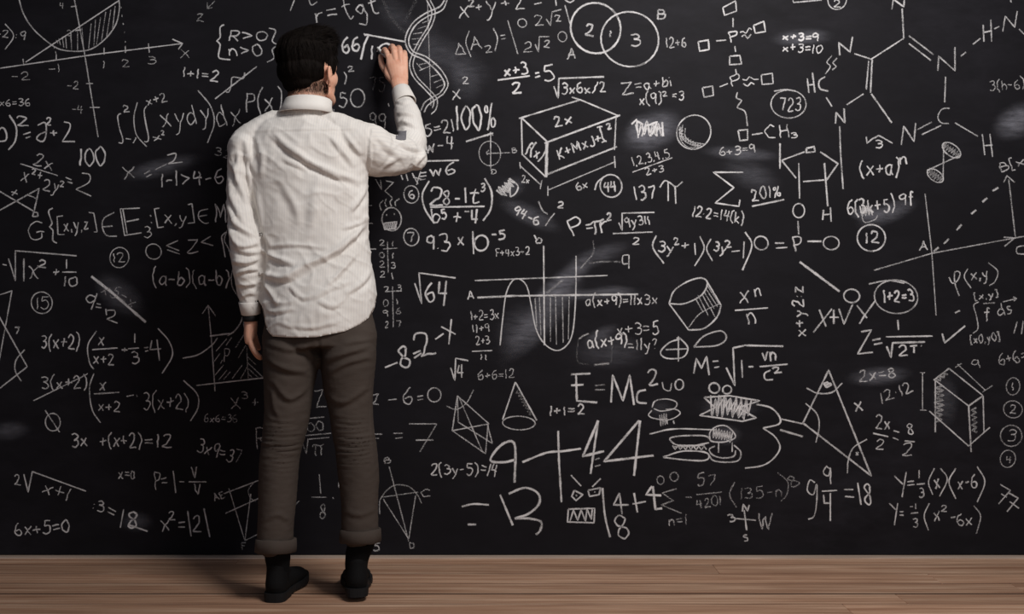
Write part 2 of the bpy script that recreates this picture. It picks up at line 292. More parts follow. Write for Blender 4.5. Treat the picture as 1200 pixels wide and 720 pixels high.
CHALK = """
#drawing|chalk graph of a circle cut by a line with a hatched segment, top left|1.7|.62
c 22,-2 28,17 40,35 61,53 75,59 95,60 110,56 125,44 136,28 140,10 139,-2
l 30,73 139,1
l 0,80 110,64 214,51;l 202,46 214,51 209,58
l 87,-2 99,62 115,161
l 27,69 28,77;l 66,64 66,70;l 122,56 122,64;l 147,54 147,62;l 174,51 175,62;l 83,8 90,7;l 88,36 95,35;l 101,98 109,98;l 105,126 117,126
w 1.3 .5;l 63,54 64,57;l 65,60 66,64;l 142,8 142,10;l 143,17 143,20;l 144,27 145,29;l 146,37 146,39;l 147,48 147,50
l 68,51 66,47;l 71,53 69,45;l 75,56 73,43;l 78,57 77,42;l 84,59 83,38;l 91,59 91,34;l 98,58 96,32;l 104,57 107,27;l 110,55 112,23;l 113,53 118,20;l 119,48 124,14;l 125,43 130,11;l 132,34 135,7
t 70 10 75 10 7|4
t 79 42 84 42 7|2
t 14 94 35 93 10|-2
t 57 85 71 85 9|-1
t 120 80 123 80 8|1
t 143 79 152 79 9|2
t 79 104 92 104 9|-2
t 84 132 97 133 10|-4
t 173 75 182 75 9|3
t 211 68 223 68 17|x
#formula|chalk bracket ending squared figures at the left edge, upper row|1.6|.6
t -6 44 10 44 9|-2
c 6,28 16,42 6,58
t 18 46 29 47 10|:9
#formula|small chalk sum ending in equals 36 at the left edge|1.4|.6
t -8 124 35 124 8|6x6=36
#formula|chalk formula b squared equals J squared plus 2|2.0|.75
t -4 165 10 165 27|b
c 11,135 19,149 18,165 10,176
t 20 147 34 147 12|2
l 27,158 36,155;l 30,162 36,160
c 44,147 53,144 54,158 50,166 43,163 46,158 55,154
t 54 147 60 147 8|2
t 59 161 68 161 10|+
c 75,143 82,145 81,153 73,166;l 73,166 88,166
#formula|chalk double integral of xy dy dx|1.7|.62
c 142,133 138,136 140,150 144,163 143,168 139,167
t 145 132 152 131 8|2
t 147 166 158 168 7|-1
c 161,120 157,138 160,158 172,172
c 172,124 169,130 171,145 174,160 173,166 169,166
t 173 124 196 118 10|x+2
t 180 165 190 163 9|x
t 189 158 193 158 5|2
t 190 150 247 142 26|xydy
c 232,106 247,125 251,145 243,168
t 255 151 284 145 28|dx
#drawing|small faint chalk arrow and letter z near the top left|1.5|.42
l 252,1 243,10;l 243,3 243,10 249,9
t 230 25 239 25 14|z
#formula|chalk braces holding R > 0 over n > 0|1.9|.75
c 263,29 258,32 258,44 254,48 258,52 256,66 260,69 270,70
t 267 48 313 48 12|R>0
t 268 65 308 65 13|n>0
c 315,33 323,36 319,48 325,53 319,58 321,68 313,73
#formula|chalk sum 1+1=2 left of the struck squiggle|1.8|.72
t 214 90 255 96 12|1+1=2
#drawing|chalk squiggle struck through by a slanting line|1.8|.65
l 252,116 301,78;c 287,85 285,92 279,91 272,91 271,100 268,108 264,107
#formula|chalk P(x) just left of the person's neck|2.0|.75
t 288 131 330 130 24|P(x)
l 345,125 352,124
#formula|chalk number 100 above the fraction 2x|2.2|.75
t 93 194 124 193 20|100
#formula|tilted chalk fraction 2x over x squared plus 2y squared equals 2|1.8|.62
t 38 194 62 199 14|2x
l 24,192 68,206
t 24 212 32 214 17|x
t 37 204 42 205 6|2
t 43 212 48 213 13|+
t 50 222 68 226 14|2y
t 70 219 75 219 6|2
l 77,208 84,211;l 79,213 85,215;c 96,203 105,205 104,214 89,222;l 89,222 107,230
#formula|half rubbed chalk equation ending in minus 2|1.9|.5
t 145 210 160 208 22|x
l 169,204 176,200;l 171,208 178,204
l 182,199 196,192
w 2 .72;c 196,182 206,180 204,188 197,192;l 197,192 214,190
#formula|small chalk number 32 beside the person's left shoulder|1.5|.5
t 251 182 270 186 10|32
#formula|chalk inequality 1-1 > 4-6|2.0|.75
t 188 220 262 215 17|1-1>4-6
#drawing|chalk bow tie of two crossing triangles at the left edge|1.8|.6
l -1,224 40,248 46,221 -1,247;l 33,229 39,231 42,233
t 14 229 22 227 9|x
t 38 254 44 254 5|D
#formula|long chalk set formula G [x,y,z] in E with small 3|1.8|.62
t 33 281 52 281 21|G
c 62,244 57,248 61,262 58,266 62,270 62,282 67,285
l 74,253 67,254 68,275 76,275
t 75 271 104 269 15|x,y,z
l 104,249 110,250 114,272 110,272
c 134,249 122,256 120,266 125,276 137,277;l 121,266 132,265
l 164,244 141,245 146,276 166,273;l 144,245 149,274;l 148,260 163,257
t 169 279 177 279 12|3
l 176,252 177,254;l 177,260 178,262
#formula|chalk interval [x,y] in M beside the person's left sleeve|1.8|.66
l 187,244 181,245 185,267 192,266
t 193 262 219 262 16|x,y
l 220,240 225,239 228,261 220,262
c 244,245 234,248 233,256 240,262 245,261;l 233,254 243,252
t 252 261 266 261 20|M
#formula|chalk inequality 0 <= z <= f|1.8|.62
o 180 295 9 9;l 209,282 195,288 210,294;l 196,293 211,298
t 219 297 232 297 27|z
l 247,277 236,284 250,288;c 266,272 260,277 262,290 264,302
#formula|circled chalk number 12 on the left side|1.6|.62
o 140 302 11 12
t 133 308 147 307 12|12
#formula|chalk square root of x squared plus one tenth|1.9|.62
l 3,310 8,311;l 10,303 18,329 18,294 90,300
l 28,303 28,330
t 34 328 46 328 24|x
t 45 314 54 314 9|2
t 62 325 69 325 12|+
l 78,304 78,315;l 73,319 90,319
t 74 335 90 335 11|10
#formula|circled chalk number 15|1.6|.6
o 49 355 12 13
t 42 362 58 362 13|15
#drawing|chalk triangles with an angle arc at the left edge|1.9|.58
l -1,346 14,341 -1,424;l -1,371 32,430 -1,456;c 29,410 19,422 18,435 25,447
t 17 391 23 391 9|7
#formula|chalk equation struck out by a thick stroke, ending in 2|1.9|.5
w 3.2 .75;l 107,324 130,342 171,378
w 1.5 .45
t 118 342 155 362 15|x5=x
w 1.9 .62
c 113,349 106,346 101,350 105,355 112,352;l 114,344 107,363
l 113,356 118,357;l 112,360 119,361
l 124,362 125,370;c 124,364 134,364 134,370 125,374;l 125,374 138,379
#formula|chalk product 3(x+2) with bracketed fractions equal to 4, upper row|1.9|.68
t 48 409 93 409 16|3(x+2)
c 113,388 103,405 105,425 110,433
t 115 405 122 405 15|x
l 108,410 138,408
t 109 427 134 428 14|x+2
t 142 414 149 414 10|+
l 158,391 158,402;l 150,409 163,408
t 154 427 163 427 14|3
l 169,408 174,407;l 170,412 174,411
l 178,399 176,410 189,409;l 184,398 187,423
c 185,385 198,400 202,417 190,438
#formula|chalk product of fractions with struck 3(x+2), lower row|1.8|.62
t 49 456 102 455 14|3(x+2)
l 39,470 94,443 103,438
c 110,438 105,455 108,480 118,496
t 116 457 124 457 16|x
l 110,462 140,460
t 115 482 141 483 13|x+2
l 148,465 157,463;l 160,463 161,465
t 168 480 221 480 18|3(x+2)
c 215,446 231,462 232,478 223,494
#drawing|chalk empty set sign|1.9|.62
o 62 495 9 10;l 53,481 70,507
#formula|chalk equation 3x + (x+2) = 12|1.9|.68
t 84 524 103 523 16|3x
t 117 525 166 524 16|+(x+2)
t 170 524 201 524 14|=12
#formula|small chalk x=a near the lower left|1.7|.6
t 139 562 159 561 13|x=a
#formula|chalk sum 3x9=37|1.8|.66
t 230 530 281 544 15|3x9=37
#drawing|chalk graph with hatched area P beside the person's left hand|1.7|.6
l 244,358 248,400 252,459;l 237,368 244,358 253,371;l 230,452 310,443
w 2.2 .66;c 214,420 232,416 248,405 255,396;l 246,394 270,391;w 1.8 .55;c 266,394 275,388 283,376 285,362
w 1.5 .5;l 253,412 266,397;l 251,424 258,414;l 252,440 262,428;l 256,446 266,434;l 258,427 261,422;l 265,405 272,395;l 262,445 270,436;l 272,444 284,428;l 276,408 286,392;l 279,420 288,405;l 282,444 290,430
l 289,405 291,444;l 290,425 310,444;l 291,432 304,444;l 291,438 297,444;l 290,418 300,428
t 262 424 272 424 14|P.
#formula|tiny chalk sum 6x6=36|1.3|.52
t 239 495 278 495 9|6x6=36
#formula|faint chalk x cubed plus, running behind the left trouser leg|1.7|.55
t 271 480 282 480 22|x
t 283 467 290 467 9|3
t 294 478 303 478 13|+
#formula|tall chalk letter R beside the left trouser leg|1.8|.5
t 300 526 313 524 24|R
#formula|chalk twice the square root of x+1|1.7|.6
t 17 568 24 568 11|2
l 28,556 33,577 38,553 101,576
t 49 576 78 588 17|x+1
#formula|chalk equation 6x+5=0|1.9|.62
t 18 629 82 624 15|6x+5=0
#formula|chalk equation ending in a rubbed and rewritten 12|1.9|.64
t 108 598 121 601 13|:3
l 127,595 136,600;l 126,600 134,604;l 145,597 141,619
w 2.4 .75
t 149 618 160 618 18|8
l 150,615 173,623
#formula|chalk P = 1 minus V over V|1.8|.6
t 182 574 198 572 19|P=
l 203,552 206,578;l 210,565 216,565
t 225 561 232 560 13|V
l 221,565 242,565
t 228 580 236 580 12|V
#formula|chalk x squared = 12 between bars|2.0|.68
t 190 625 200 624 24|x
t 198 609 205 609 10|2
l 209,613 217,612;l 209,618 217,618;l 220,599 224,629
t 226 623 236 622 21|2
l 239,596 246,630
#drawing|chalk triangle with cross lines half behind the left trouser leg|1.7|.55
l 262,579 304,563;l 264,602 304,584;l 268,572 287,634 294,579;l 287,634 303,626;c 297,566 291,575 294,584 300,588
t 252 588 264 583 8|AE
t 283 645 288 645 8|F
#formula|chalk Z fraction between the trouser legs|1.8|.52
t 371 478 382 477 18|Z
#formula|chalk fraction 100 over root pi between the trouser legs|1.7|.5
l 358,491 380,489
t 360 506 380 504 11|00
l 354,511 388,508;l 354,518 359,532 361,515 386,513
t 367 534 381 533 18|π
#formula|chalk fraction one eighth between the trouser legs|1.8|.55
l 374,556 376,579;l 365,583 383,583
t 374 608 381 608 16|8
l 390,583 391,585;l 346,592 351,587;l 397,565 397,572
#formula|chalk z - 6 = 0 right of the trousers|1.9|.62
t 436 474 444 474 18|z
l 455,469 465,468
t 472 475 484 474 19|6
l 489,465 496,464;l 489,469 496,468;o 509 463 8 8
#formula|chalk double equals sign and crossed 7|1.8|.58
l 435,509 448,509;l 435,514 444,514;l 461,508 472,508;l 463,514 472,513;l 479,497 512,497 492,530;w 2.2 .66;l 487,516 508,516
#drawing|chalk cone with letters B, C and D right of the trouser cuff|1.7|.55
l 456,547 479,635;l 447,583 490,577;l 449,585 479,632 487,581;c 445,603 446,585 460,570 478,570 489,580 494,590
t 450 544 457 543 7|B
t 494 583 504 583 10|C
t 480 643 485 643 7|D
t 437 646 445 646 9|5
c 442,621 446,626 442,632
#formula|chalk x = tgt above the person's head|2.0|.7
t 370 27 397 23 20|r=
t 405 25 445 16 25|tgt
#drawing|chalk stroke ends at the top edge above the head|1.8|.6
l 345,0 340,13;c 362,0 365,6 372,2
#formula|chalk long division of 66 being written by the person|2.5|.95
t 401 61 421 61 17|66
l 427,41 432,41 427,52 423,70;l 426,40 475,49
t 434 69 437 69 17|1
c 442,61 446,54 453,51 459,54
#formula|chalk bracket squared beside the person's face|1.8|.62
c 403,84 406,90 404,99
t 408 84 415 83 6|2
#formula|chalk number 50 beside the person's chin|2.0|.7
t 397 126 408 126 17|5
o 419 115 8 11;l 391,128 391,134
#formula|faint chalk 75 under the writing hand|1.6|.32
t 434 107 452 106 15|75
#formula|chalk number 99 above the raised sleeve|1.8|.6
t 433 149 452 150 16|99
l 455,121 456,125
#drawing|faint old chalk curves left of the helix|4|.16
c 449,0 457,18 468,32 480,42;l 488,0 474,26
#drawing|chalk double helix with rungs to the right of the writing hand|2.0|.72
c 504,0 510,14 506,30 495,48 488,62 484,76 489,90 502,104 512,116 511,128 505,134
c 500,0 506,14 502,30 491,48 484,62 480,76 485,91 498,105 508,117 507,127
c 524,0 518,12 500,20 486,31 479,47 484,60 500,67 517,82 525,98 520,110
c 521,0 515,8 498,16 483,28 475,46 481,62 498,71 514,86 521,99 516,109
c 516,109 507,114 498,120 493,130;c 520,110 510,117 501,124 497,132
w 1.4 .5;l 501,0 505,124
w 1.5 .55;l 484,40 495,38;l 482,46 492,45;l 484,52 491,52;l 489,34 501,30;l 495,27 505,23;l 488,74 495,82;l 490,76 500,74;l 491,83 500,79;l 498,80 512,74;l 505,90 514,87;l 508,97 518,93;l 511,103 520,99
#formula|chalk x squared plus y plus 2 minus, top middle|1.9|.7
t 538 21 550 20 22|x
t 549 8 556 7 8|2
t 558 14 566 13 10|+
t 570 14 583 14 21|y
t 588 9 598 8 9|+
t 604 12 615 10 16|2
l 626,5 635,3;l 651,0 652,7;c 662,0 668,3 673,0
#formula|chalk determinant Delta of A2 with root two entries|1.7|.6
t 533 63 546 63 13|Δ
c 550,36 546,50 552,67
t 552 58 565 56 16|A
t 569 62 577 61 8|2
c 578,33 583,45 580,60;l 586,42 592,41;l 587,46 593,45;l 595,24 607,64;o 612 27 5 5
t 627 30 637 29 12|2
l 640,22 645,30 647,14 658,11
t 651 25 658 24 8|2
t 613 62 624 61 13|2
l 627,52 631,61 632,43 644,43
t 637 56 644 56 8|2
o 659 43 5 6;l 662,6 668,28
#drawing|chalk diagram of two overlapping circles marked 2, 1 and 3|2.6|.8
o 698 33 30 29
w 2.3 .72;o 738 46 33 33
t 685 41 696 42 13|2
t 714 43 717 43 8|1
t 739 54 750 54 13|3
t 664 70 675 69 11|A
t 770 23 779 22 10|B
#formula|chalk fraction x+3 over 2 equals 5|2.3|.92
t 591 89 619 86 13|x+3
l 583,94 621,89
t 600 110 611 109 12|2
l 627,86 632,85;l 627,91 633,89
t 637 96 651 95 17|5
#formula|chalk square root of 3x6x/2|2.1|.8
l 649,101 654,115 655,92 708,90
t 658 110 710 108 12|3x6x/2
#drawing|large chalk box with 2x on its lid, f(x) on its end and K+M on its front|2.3|.85
l 608,139 680,117;l 670,114 680,117 725,136;l 611,138 641,166;l 638,168 727,135;l 611,138 612,182;l 612,181 639,207;l 640,205 723,172
w 3.6 .9;l 641,166 640,208;w 2.2 .8;l 722,136 720,176
t 650 149 671 144 13|2x
t 615 179 634 188 14|f(x)
t 655 187 706 167 12|K+MxJ+
t 705 167 711 165 18|I
t 712 152 717 150 7|2
w 1.8 .7;l 609,190 610,198;l 609,194 634,217;l 635,211 633,222;l 642,218 642,230;l 642,223 720,190;l 720,183 721,197
t 611 214 620 215 8|2x
t 676 223 689 220 10|6x
#formula|circled chalk number 44 under the box|2.2|.78
o 716 218 13 13;c 697,223 700,214 708,207
t 708 226 723 224 13|44
#formula|chalk z = a + bi|1.8|.75
t 729 111 743 110 13|Z
t 745 107 788 101 12|=a+bi
#formula|chalk x(9) squared = 3|1.8|.75
t 749 123 775 121 12|x(9)
t 777 113 782 112 6|2
t 788 117 801 117 11|=3
#formula|small chalk sum 12+6 right of the circles|1.7|.68
t 781 56 804 55 11|12+6
#formula|bright chalk scribble rubbed over, above the small list of numbers|2.6|.95
l 740,146 746,140 748,162;l 746,142 754,146;l 752,160 758,142 763,160;l 757,148 770,143 764,158;l 768,144 770,160;l 769,152 776,150;l 776,143 777,160;z 745,152 775,152 7 9
#drawing|chalk ball shaded along its lower left|1.9|.75
o 813 155 20 20;w 1.6 .6;c 797,148 797,162 805,172 818,173;c 800,146 799,160 808,169 822,171;c 803,150 803,160 810,166 825,169;z 797,160 820,172 3 16;z 797,150 800,165 2.5 8
#formula|chalk list 1,2,3,4,5 over 2+3|1.7|.72
t 742 195 785 184 10|1,2,3,4,5
l 741,202 788,185
t 757 205 778 201 8|2+3
#formula|chalk 137 pi|2.2|.8
t 745 236 769 232 16|137
c 773,220 779,212 786,215 792,219 800,213;l 783,213 783,236;l 791,218 792,239
#drawing|chalk diagram of small squares joined by bonds with letters P and C|1.9|.78
l 847,9 862,1 863,13 849,18 847,9;l 859,21 859,32
t 856 50 865 48 13|P
c 867,38 871,37 874,39 878,33 881,35;c 869,43 873,41 876,45 880,40
l 883,30 895,25 897,37 885,39 883,30;l 839,48 851,47;l 818,49 830,47 831,58 820,60 818,49;l 861,54 862,61;l 855,66 867,65 869,75 855,76 855,66;l 862,81 863,87
t 857 102 867 98 11|P
c 870,93 875,94 878,90 883,93 889,93;c 871,98 876,101 880,97 884,99
l 892,88 905,86 906,98 893,99 892,88;l 843,102 853,98;l 823,103 835,101 836,112 825,114 823,103;c 864,108 863,115 869,118 864,126 873,131 876,148;l 865,153 876,152 876,164 867,165 865,153;l 881,158 894,156
t 897 163 909 163 15|C
t 914 161 925 160 16|H
t 927 162 934 161 6|3
#formula|bright chalk x+3=9 at the top right|2.2|.95
t 917 47 959 48 9|x+3=9
#formula|chalk x+3=10 under x+3=9|1.8|.85
t 917 60 963 63 10|x+3=10
#formula|circled chalk number 723|1.8|.72
o 924 122 20 17;c 907,107 920,105 932,107
t 914 130 938 130 14|723
#formula|circled chalk 2 at the top edge with a bracket|1.8|.7
o 981 0 11 11
t 977 8 985 8 9|2
l 929,0 930,3 963,0
#drawing|chalk ring molecule with letters N, HC and H, upper right|2.1|.7
l 984,65 983,50 996,61 999,43;l 1001,63 1020,69;l 1020,70 1059,45;l 1057,10 1059,45;l 1045,11 1047,-2;l 1048,0 1059,8 1060,-3
l 1018,71 1015,105;l 1022,69 1020,109;l 1021,110 1045,144;l 1012,110 992,123;l 979,145 980,132 990,144 989,127;l 984,148 985,180 988,222;l 968,114 975,125
l 946,92 948,109;l 952,85 955,109;l 946,100 954,99;c 967,90 960,95 961,104 971,107
w 1.8 .7;c 975,65 969,73 973,78 967,87;c 981,68 976,74 980,78 975,82
w 2 .66;l 1065,42 1094,64;l 1065,51 1091,71;l 1099,83 1100,66 1119,83 1119,55;l 1126,66 1132,61;l 1140,52 1149,45;l 1152,29 1153,49;l 1161,23 1162,49;l 1153,38 1162,36;l 1165,34 1171,31;l 1175,37 1178,19 1189,32 1192,13;l 1194,34 1201,41;l 1108,90 1107,120
c 1113,127 1104,128 1099,137 1103,144 1112,145;l 1119,144 1146,160;l 1151,157 1154,182;l 1160,157 1163,184;l 1152,171 1163,170;l 1056,170 1059,148 1071,166 1073,144;l 1075,152 1092,143;l 1080,158 1103,147;l 1184,0 1185,3
#formula|chalk 3 under a bent line|2.0|.75
l 1015,160 1016,168 1022,163 1030,159 1046,168
t 1026 174 1034 174 9|3
#formula|chalk (x+a) to the power n|2.1|.8
t 1008 206 1054 205 17|(x+a)
t 1055 194 1063 193 15|n
#formula|small chalk 3(h-6) at the right edge|1.5|.6
t 1160 107 1201 103 11|3(h-6)
#drawing|two chalk cones meeting at their tips under the molecule|1.8|.68
l 1106,168 1105,212;l 1086,200 1125,182;o 1115 176 12 7 35;o 1096 206 11 6 35
w 2 .5;z 1107,170 1123,182 4 12;z 1088,200 1104,211 4 12
#formula|bright chalk 6(3k+5) to the power 9f, partly rubbed|2.2|.85
t 993 252 1049 247 16|6(3k+5)
t 1054 240 1071 239 14|9f
z 1008,248 1022,247 6 7;w 1.5 .6;c 1010,255 1014,261 1026,257 1028,252
#formula|circled chalk number 12 on the right side|2.3|.75
o 1021 279 16 16
t 1014 286 1031 285 13|12
#drawing|chalk five-sided ring with O, H and P bonds|2.2|.78
l 945,174 954,172 955,178 945,179 945,174;l 943,178 916,188;l 961,178 982,192 968,212;l 916,188 933,209;l 941,213 966,211;l 914,168 914,198;l 936,191 937,233;l 966,191 970,242;l 965,246 964,258;l 973,243 974,260;l 965,252 973,251
o 936 247 7 8;l 935,259 936,275;o 892 285 8 8;l 908,285 919,285;l 909,291 923,290
t 932 295 942 293 16|P
l 946,283 963,283;o 974 285 9 8
w 3 .75;l 937,307 984,342
#formula|underlined chalk 201%|2.0|.8
t 881 236 915 230 13|201%
w 2.6 .8;l 881,242 919,234
#formula|large chalk sum sign|2.2|.82
l 871,202 836,202 860,220 838,238 866,242 867,234
#formula|chalk 12·2=14(k) under the sum sign|1.9|.78
t 811 254 871 262 12|12·2=14(k)
#formula|chalk 6+3=9 half rubbed into a pale smear|1.8|.75
t 843 183 885 178 9|6+3=9
#formula|chalk product of two brackets with y squared, beside the ring|2.1|.82
c 769,276 765,290 778,309
t 771 295 789 297 12|3y
t 790 287 796 286 8|2
t 799 293 808 293 11|+
l 814,285 815,299;c 820,277 825,292 814,312;c 833,280 828,292 835,306
t 836 293 850 297 11|3y
t 851 290 857 289 8|2
l 857,295 867,294;l 872,283 871,303;c 873,272 881,288 870,317
#formula|chalk P = pi r squared|2.3|.85
t 671 278 685 272 22|P
l 686,264 693,263;l 687,268 695,267
t 694 274 708 272 20|π
t 704 271 712 270 16|r
t 711 259 717 258 9|2
#formula|chalk root of 9y3 and 11 over 2|1.9|.78
l 725,261 729,270 729,250 767,249
t 733 267 762 263 11|9y311
l 718,274 765,272
t 741 287 749 287 8|2
#formula|chalk letter a at the end of a smeared curve|2.0|.72
c 737,299 730,300 730,309 736,309;l 737,299 737,315
#formula|tilted chalk 94-6 left of a forked line|2.2|.85
t 600 251 630 264 11|94-6
#drawing|chalk forked line with a small 2|2.0|.7
c 631,236 636,247 642,251;l 650,250 645,256 639,265
t 653 244 660 244 7|2
#drawing|small scribbled chalk gem above 94-6|2.4|.85
z 588,228 600,212 6 9;l 597,209 598,231;c 597,209 607,218 604,227 598,231;z 584,226 598,216 5 8
#formula|tiny chalk sum F+4x3 divided by 2|1.5|.75
t 581 301 621 299 9|F+4x3÷2
#formula|tall chalk 100%|2.5|.88
t 535 153 581 150 29|100%
#formula|chalk x squared above 100%|2.0|.8
t 530 117 541 115 19|x
t 542 99 549 98 8|2
#formula|chalk 5=21 beside the raised sleeve|1.9|.7
t 498 159 533 154 14|5=21
#formula|chalk fraction w-4 over w6 beside the elbow|2.1|.8
t 499 179 532 176 16|w-4
l 496,189 538,188
t 505 207 533 205 14|w6
#drawing|chalk star strokes under the elbow|1.8|.72
l 483,203 490,216;l 488,217 493,201;l 484,208 494,210;l 492,203 500,202;l 492,207 500,206;l 492,211 499,210;l 470,205 472,211;l 476,204 478,212
#drawing|chalk circle with cross axes and letters B and D|1.6|.6
o 574 180 13 14;l 571,180 598,179;l 575,157 575,199;l 571,160 575,155 578,159
w 2.4 .72;l 546,166 578,156;w 1.5 .6
t 600 179 605 179 6|B
t 576 204 581 204 6|D
c 573,176 570,179 572,182
#formula|circled chalk 6|1.8|.68
o 482 228 9 10
t 479 233 486 233 10|6
#formula|large chalk bracket with 2s - 1t cubed over b to the fifth|2.4|.85
c 503,212 495,228 498,245 509,262
t 503 240 519 241 20|2
t 519 240 528 239 15|8
l 533,233 539,233;l 545,220 546,238
t 549 238 561 238 18|t
t 563 225 568 225 10|3
l 504,243 568,242
t 507 261 516 260 16|b
t 518 257 524 256 11|5
t 531 262 540 262 16|+
l 544,248 550,248
l 553,246 553,257 560,257;l 559,245 557,262
c 568,209 576,225 575,245 566,259
#drawing|chalk face with standing hair and bared teeth beside the person's waist|1.8|.68
o 459 257 11 14;c 447,247 445,240 449,235;c 453,243 451,238 453,233;c 459,242 457,237 460,233;c 464,242 463,237 468,233
l 453,251 453,253;l 462,250 462,252;w 2 .8;l 449,262 465,260 463,268 451,269 449,262;z 450,265 464,264 4 11;w 1.7 .6;l 440,210 447,222 446,211;l 452,212 461,214 451,224 460,232
#formula|circled chalk 7|1.8|.68
o 482 278 9 10
t 478 284 486 284 11|7
#formula|chalk 9.3 x 10 to the minus 5|2.4|.84
t 500 292 509 292 18|9
t 512 292 514 292 12|.
t 517 295 529 293 20|3
t 536 288 544 288 15|x
l 554,271 555,298;o 564 285 8 9;l 576,275 582,275
t 584 281 592 280 10|5
#formula|upper chalk column table of small numbers beside the shirt|1.6|.6
l 454,283 455,320;l 449,292 466,291
t 445 288 451 288 6|2
t 459 289 461 289 6|1
t 445 302 451 302 7|0
t 459 303 461 303 7|1
t 445 313 451 313 7|2
t 458 315 463 315 7|3
t 445 325 451 325 7|2
t 459 327 461 327 7|1
l 430,241 436,241;l 430,262 437,262;l 433,292 441,292
#formula|lower chalk column table of small numbers beside the trousers|1.6|.55
l 460,336 461,384;l 451,342 471,341
t 450 343 456 343 7|7
t 465 341 470 341 7|3
t 449 359 455 359 7|0
t 465 357 467 357 6|1
t 449 371 455 371 7|9
t 464 368 469 368 7|6
t 451 384 455 384 7|2
t 465 383 471 383 8|7
#formula|chalk square root of 64|2.4|.85
l 486,332 494,356 491,320 534,326
t 499 353 510 352 20|6
l 515,330 514,344 524,344;l 523,329 520,359
#formula|rising chalk equation 8 = 2 to the minus x|2.4|.85
l 451,431 466,425
t 470 432 482 430 26|8
l 484,415 493,411;l 485,420 494,414
t 493 420 511 414 27|2
l 510,398 520,391;l 529,374 526,404;l 517,383 534,392
#formula|small chalk root of 4|2.1|.8
l 528,431 533,446 534,420 549,423
l 538,428 536,437 543,437;l 541,427 541,443
#formula|small chalk 6+6=12 beside the cone|1.5|.6
t 560 445 603 443 10|6+6=12
#formula|small chalk column of sums 1+2=3x|1.6|.72
t 552 376 585 374 11|1+2=3x
t 554 390 574 388 9|11+9
t 558 405 574 403 9|2+3
l 553,412 577,411
t 563 422 571 422 7|11
#drawing|chalk graph of a wave with a hatched trough between two long lines|2.0|.72
l 556,329 712,323;w 2.5 .8;l 559,349 600,347 748,345;w 2.1 .8
t 548 351 556 350 10|A
c 586,405 589,375 593,345 600,330 608,327 617,335 622,355 628,385 638,403 652,411 664,405 671,390 674,360 675,330 675,300
l 637,288 638,405
w 1.6 .55;l 627,349 629,384;l 632,348 634,394;l 645,348 645,401;l 651,347 652,404;l 659,347 660,402;l 667,347 666,398
w 3.4 .4;l 640,344 660,328
w 2 .8
t 628 287 636 285 10|b
w 2.5 .35;c 695,282 695,297 680,315;c 690,309 705,307 728,307
#formula|chalk a(x+9)=11x3x|1.9|.78
t 686 359 770 357 12|a(x+9)=11x3x
#formula|chalk x+3=5|1.8|.75
t 723 393 773 391 14|x+3=5
#formula|bright chalk a(x+9) in a faint rubbed outline|2.2|.92
t 689 408 735 405 15|a(x+9)
w 1.8 .75
t 736 411 770 410 13|=11y?
w 2 .22;c 678,398 676,415 678,425 690,427;l 716,425 718,398
w 2.4 .55;l 678,398 683,394 690,391;l 696,428 714,426
#formula|large chalk E = Mc squared|2.6|.85
l 692,438 669,439;l 669,452 684,451;l 675,439 676,470 700,472;w 2.2 .5;l 697,452 709,451;l 697,457 709,457
w 2.7 .85;l 716,472 718,440 730,470 738,440 743,475;c 757,457 748,460 747,471 758,473
t 760 453 772 452 17|2
w 2 .7;c 776,448 778,456 785,458 787,449;o 796 451 5 6
#formula|chalk 1+1=2 under the large E|2.0|.8
t 644 488 685 485 11|1+1=2
#drawing|tilted chalk cylinder with hatched side|2.1|.8
c 784,356 790,341 806,330 822,326 829,332 822,346 802,356 784,356;l 784,356 807,387;l 829,331 845,358;c 807,387 825,385 840,372 845,358
w 1.8 .6;c 807,384 820,368 843,356
w 1.5 .55;l 822,344 832,362;l 825,342 837,362;l 827,338 841,360;l 829,335 843,357;l 818,346 830,370;l 832,360 838,372;l 815,350 824,366
#formula|chalk x to the n over n|2.2|.82
t 867 357 878 356 23|x
t 885 348 892 347 16|n
l 861,364 900,361
t 876 380 886 379 21|n
#drawing|chalk oval crossed by two lines|2.1|.78
c 798,397 784,402 774,413 781,420 800,419 806,408 797,397 793,397;l 795,394 795,424;l 780,410 805,409
#drawing|chalk leaf outline|2.1|.78
c 813,407 825,394 845,388 851,397 840,405 813,407
#formula|chalk M = root of 1 minus vn over c squared|2.4|.8
l 813,438 816,420 822,432 828,418 831,440;l 835,424 842,423;l 837,431 843,430;l 851,431 861,452 859,408 873,405 918,406;l 869,422 870,443;l 877,430 883,430
t 893 424 910 422 18|vn
l 890,430 923,427
c 903,434 896,438 897,445 906,445
t 907 438 916 436 7|2
#drawing|chalk scribbled jagged body with two round eyes|2.3|.88
o 837 455 6 6;o 852 457 5 5
l 825,466 855,464 890,470 865,478 886,490 870,494 820,487 838,478 825,466
z 832,476 880,479 12 16;z 840,470 875,484 9 11
#drawing|chalk stack of two rounded loaves with a scribble|2.0|.75
c 764,478 768,470 782,468 793,472 790,479 775,482 766,479;c 764,481 760,487 768,491 785,492 797,485 792,480 780,480
z 773,492 782,492 7 7;l 789,493 790,497
#drawing|chalk hand shape beside a capped mushroom|2.1|.8
c 761,509 790,503 838,504;c 790,521 785,514 800,511 825,511 831,514;c 831,519 815,522 795,522 788,519;z 788,525 828,525 2.5 13;c 777,536 800,529 825,530 831,535 825,540 800,539 777,536;l 790,524 826,522
c 832,516 832,507 840,500 852,500 862,512 850,518 836,518 832,516;w 2.2 .9;z 835,508 858,512 7 14;w 2 .75;l 842,518 842,531;l 858,518 858,530;c 860,522 868,530 865,540 850,542 836,540 831,534;c 862,528 860,535 848,537 836,534 831,527 838,523
#drawing|large chalk curly brace right of the mushroom|2.2|.75
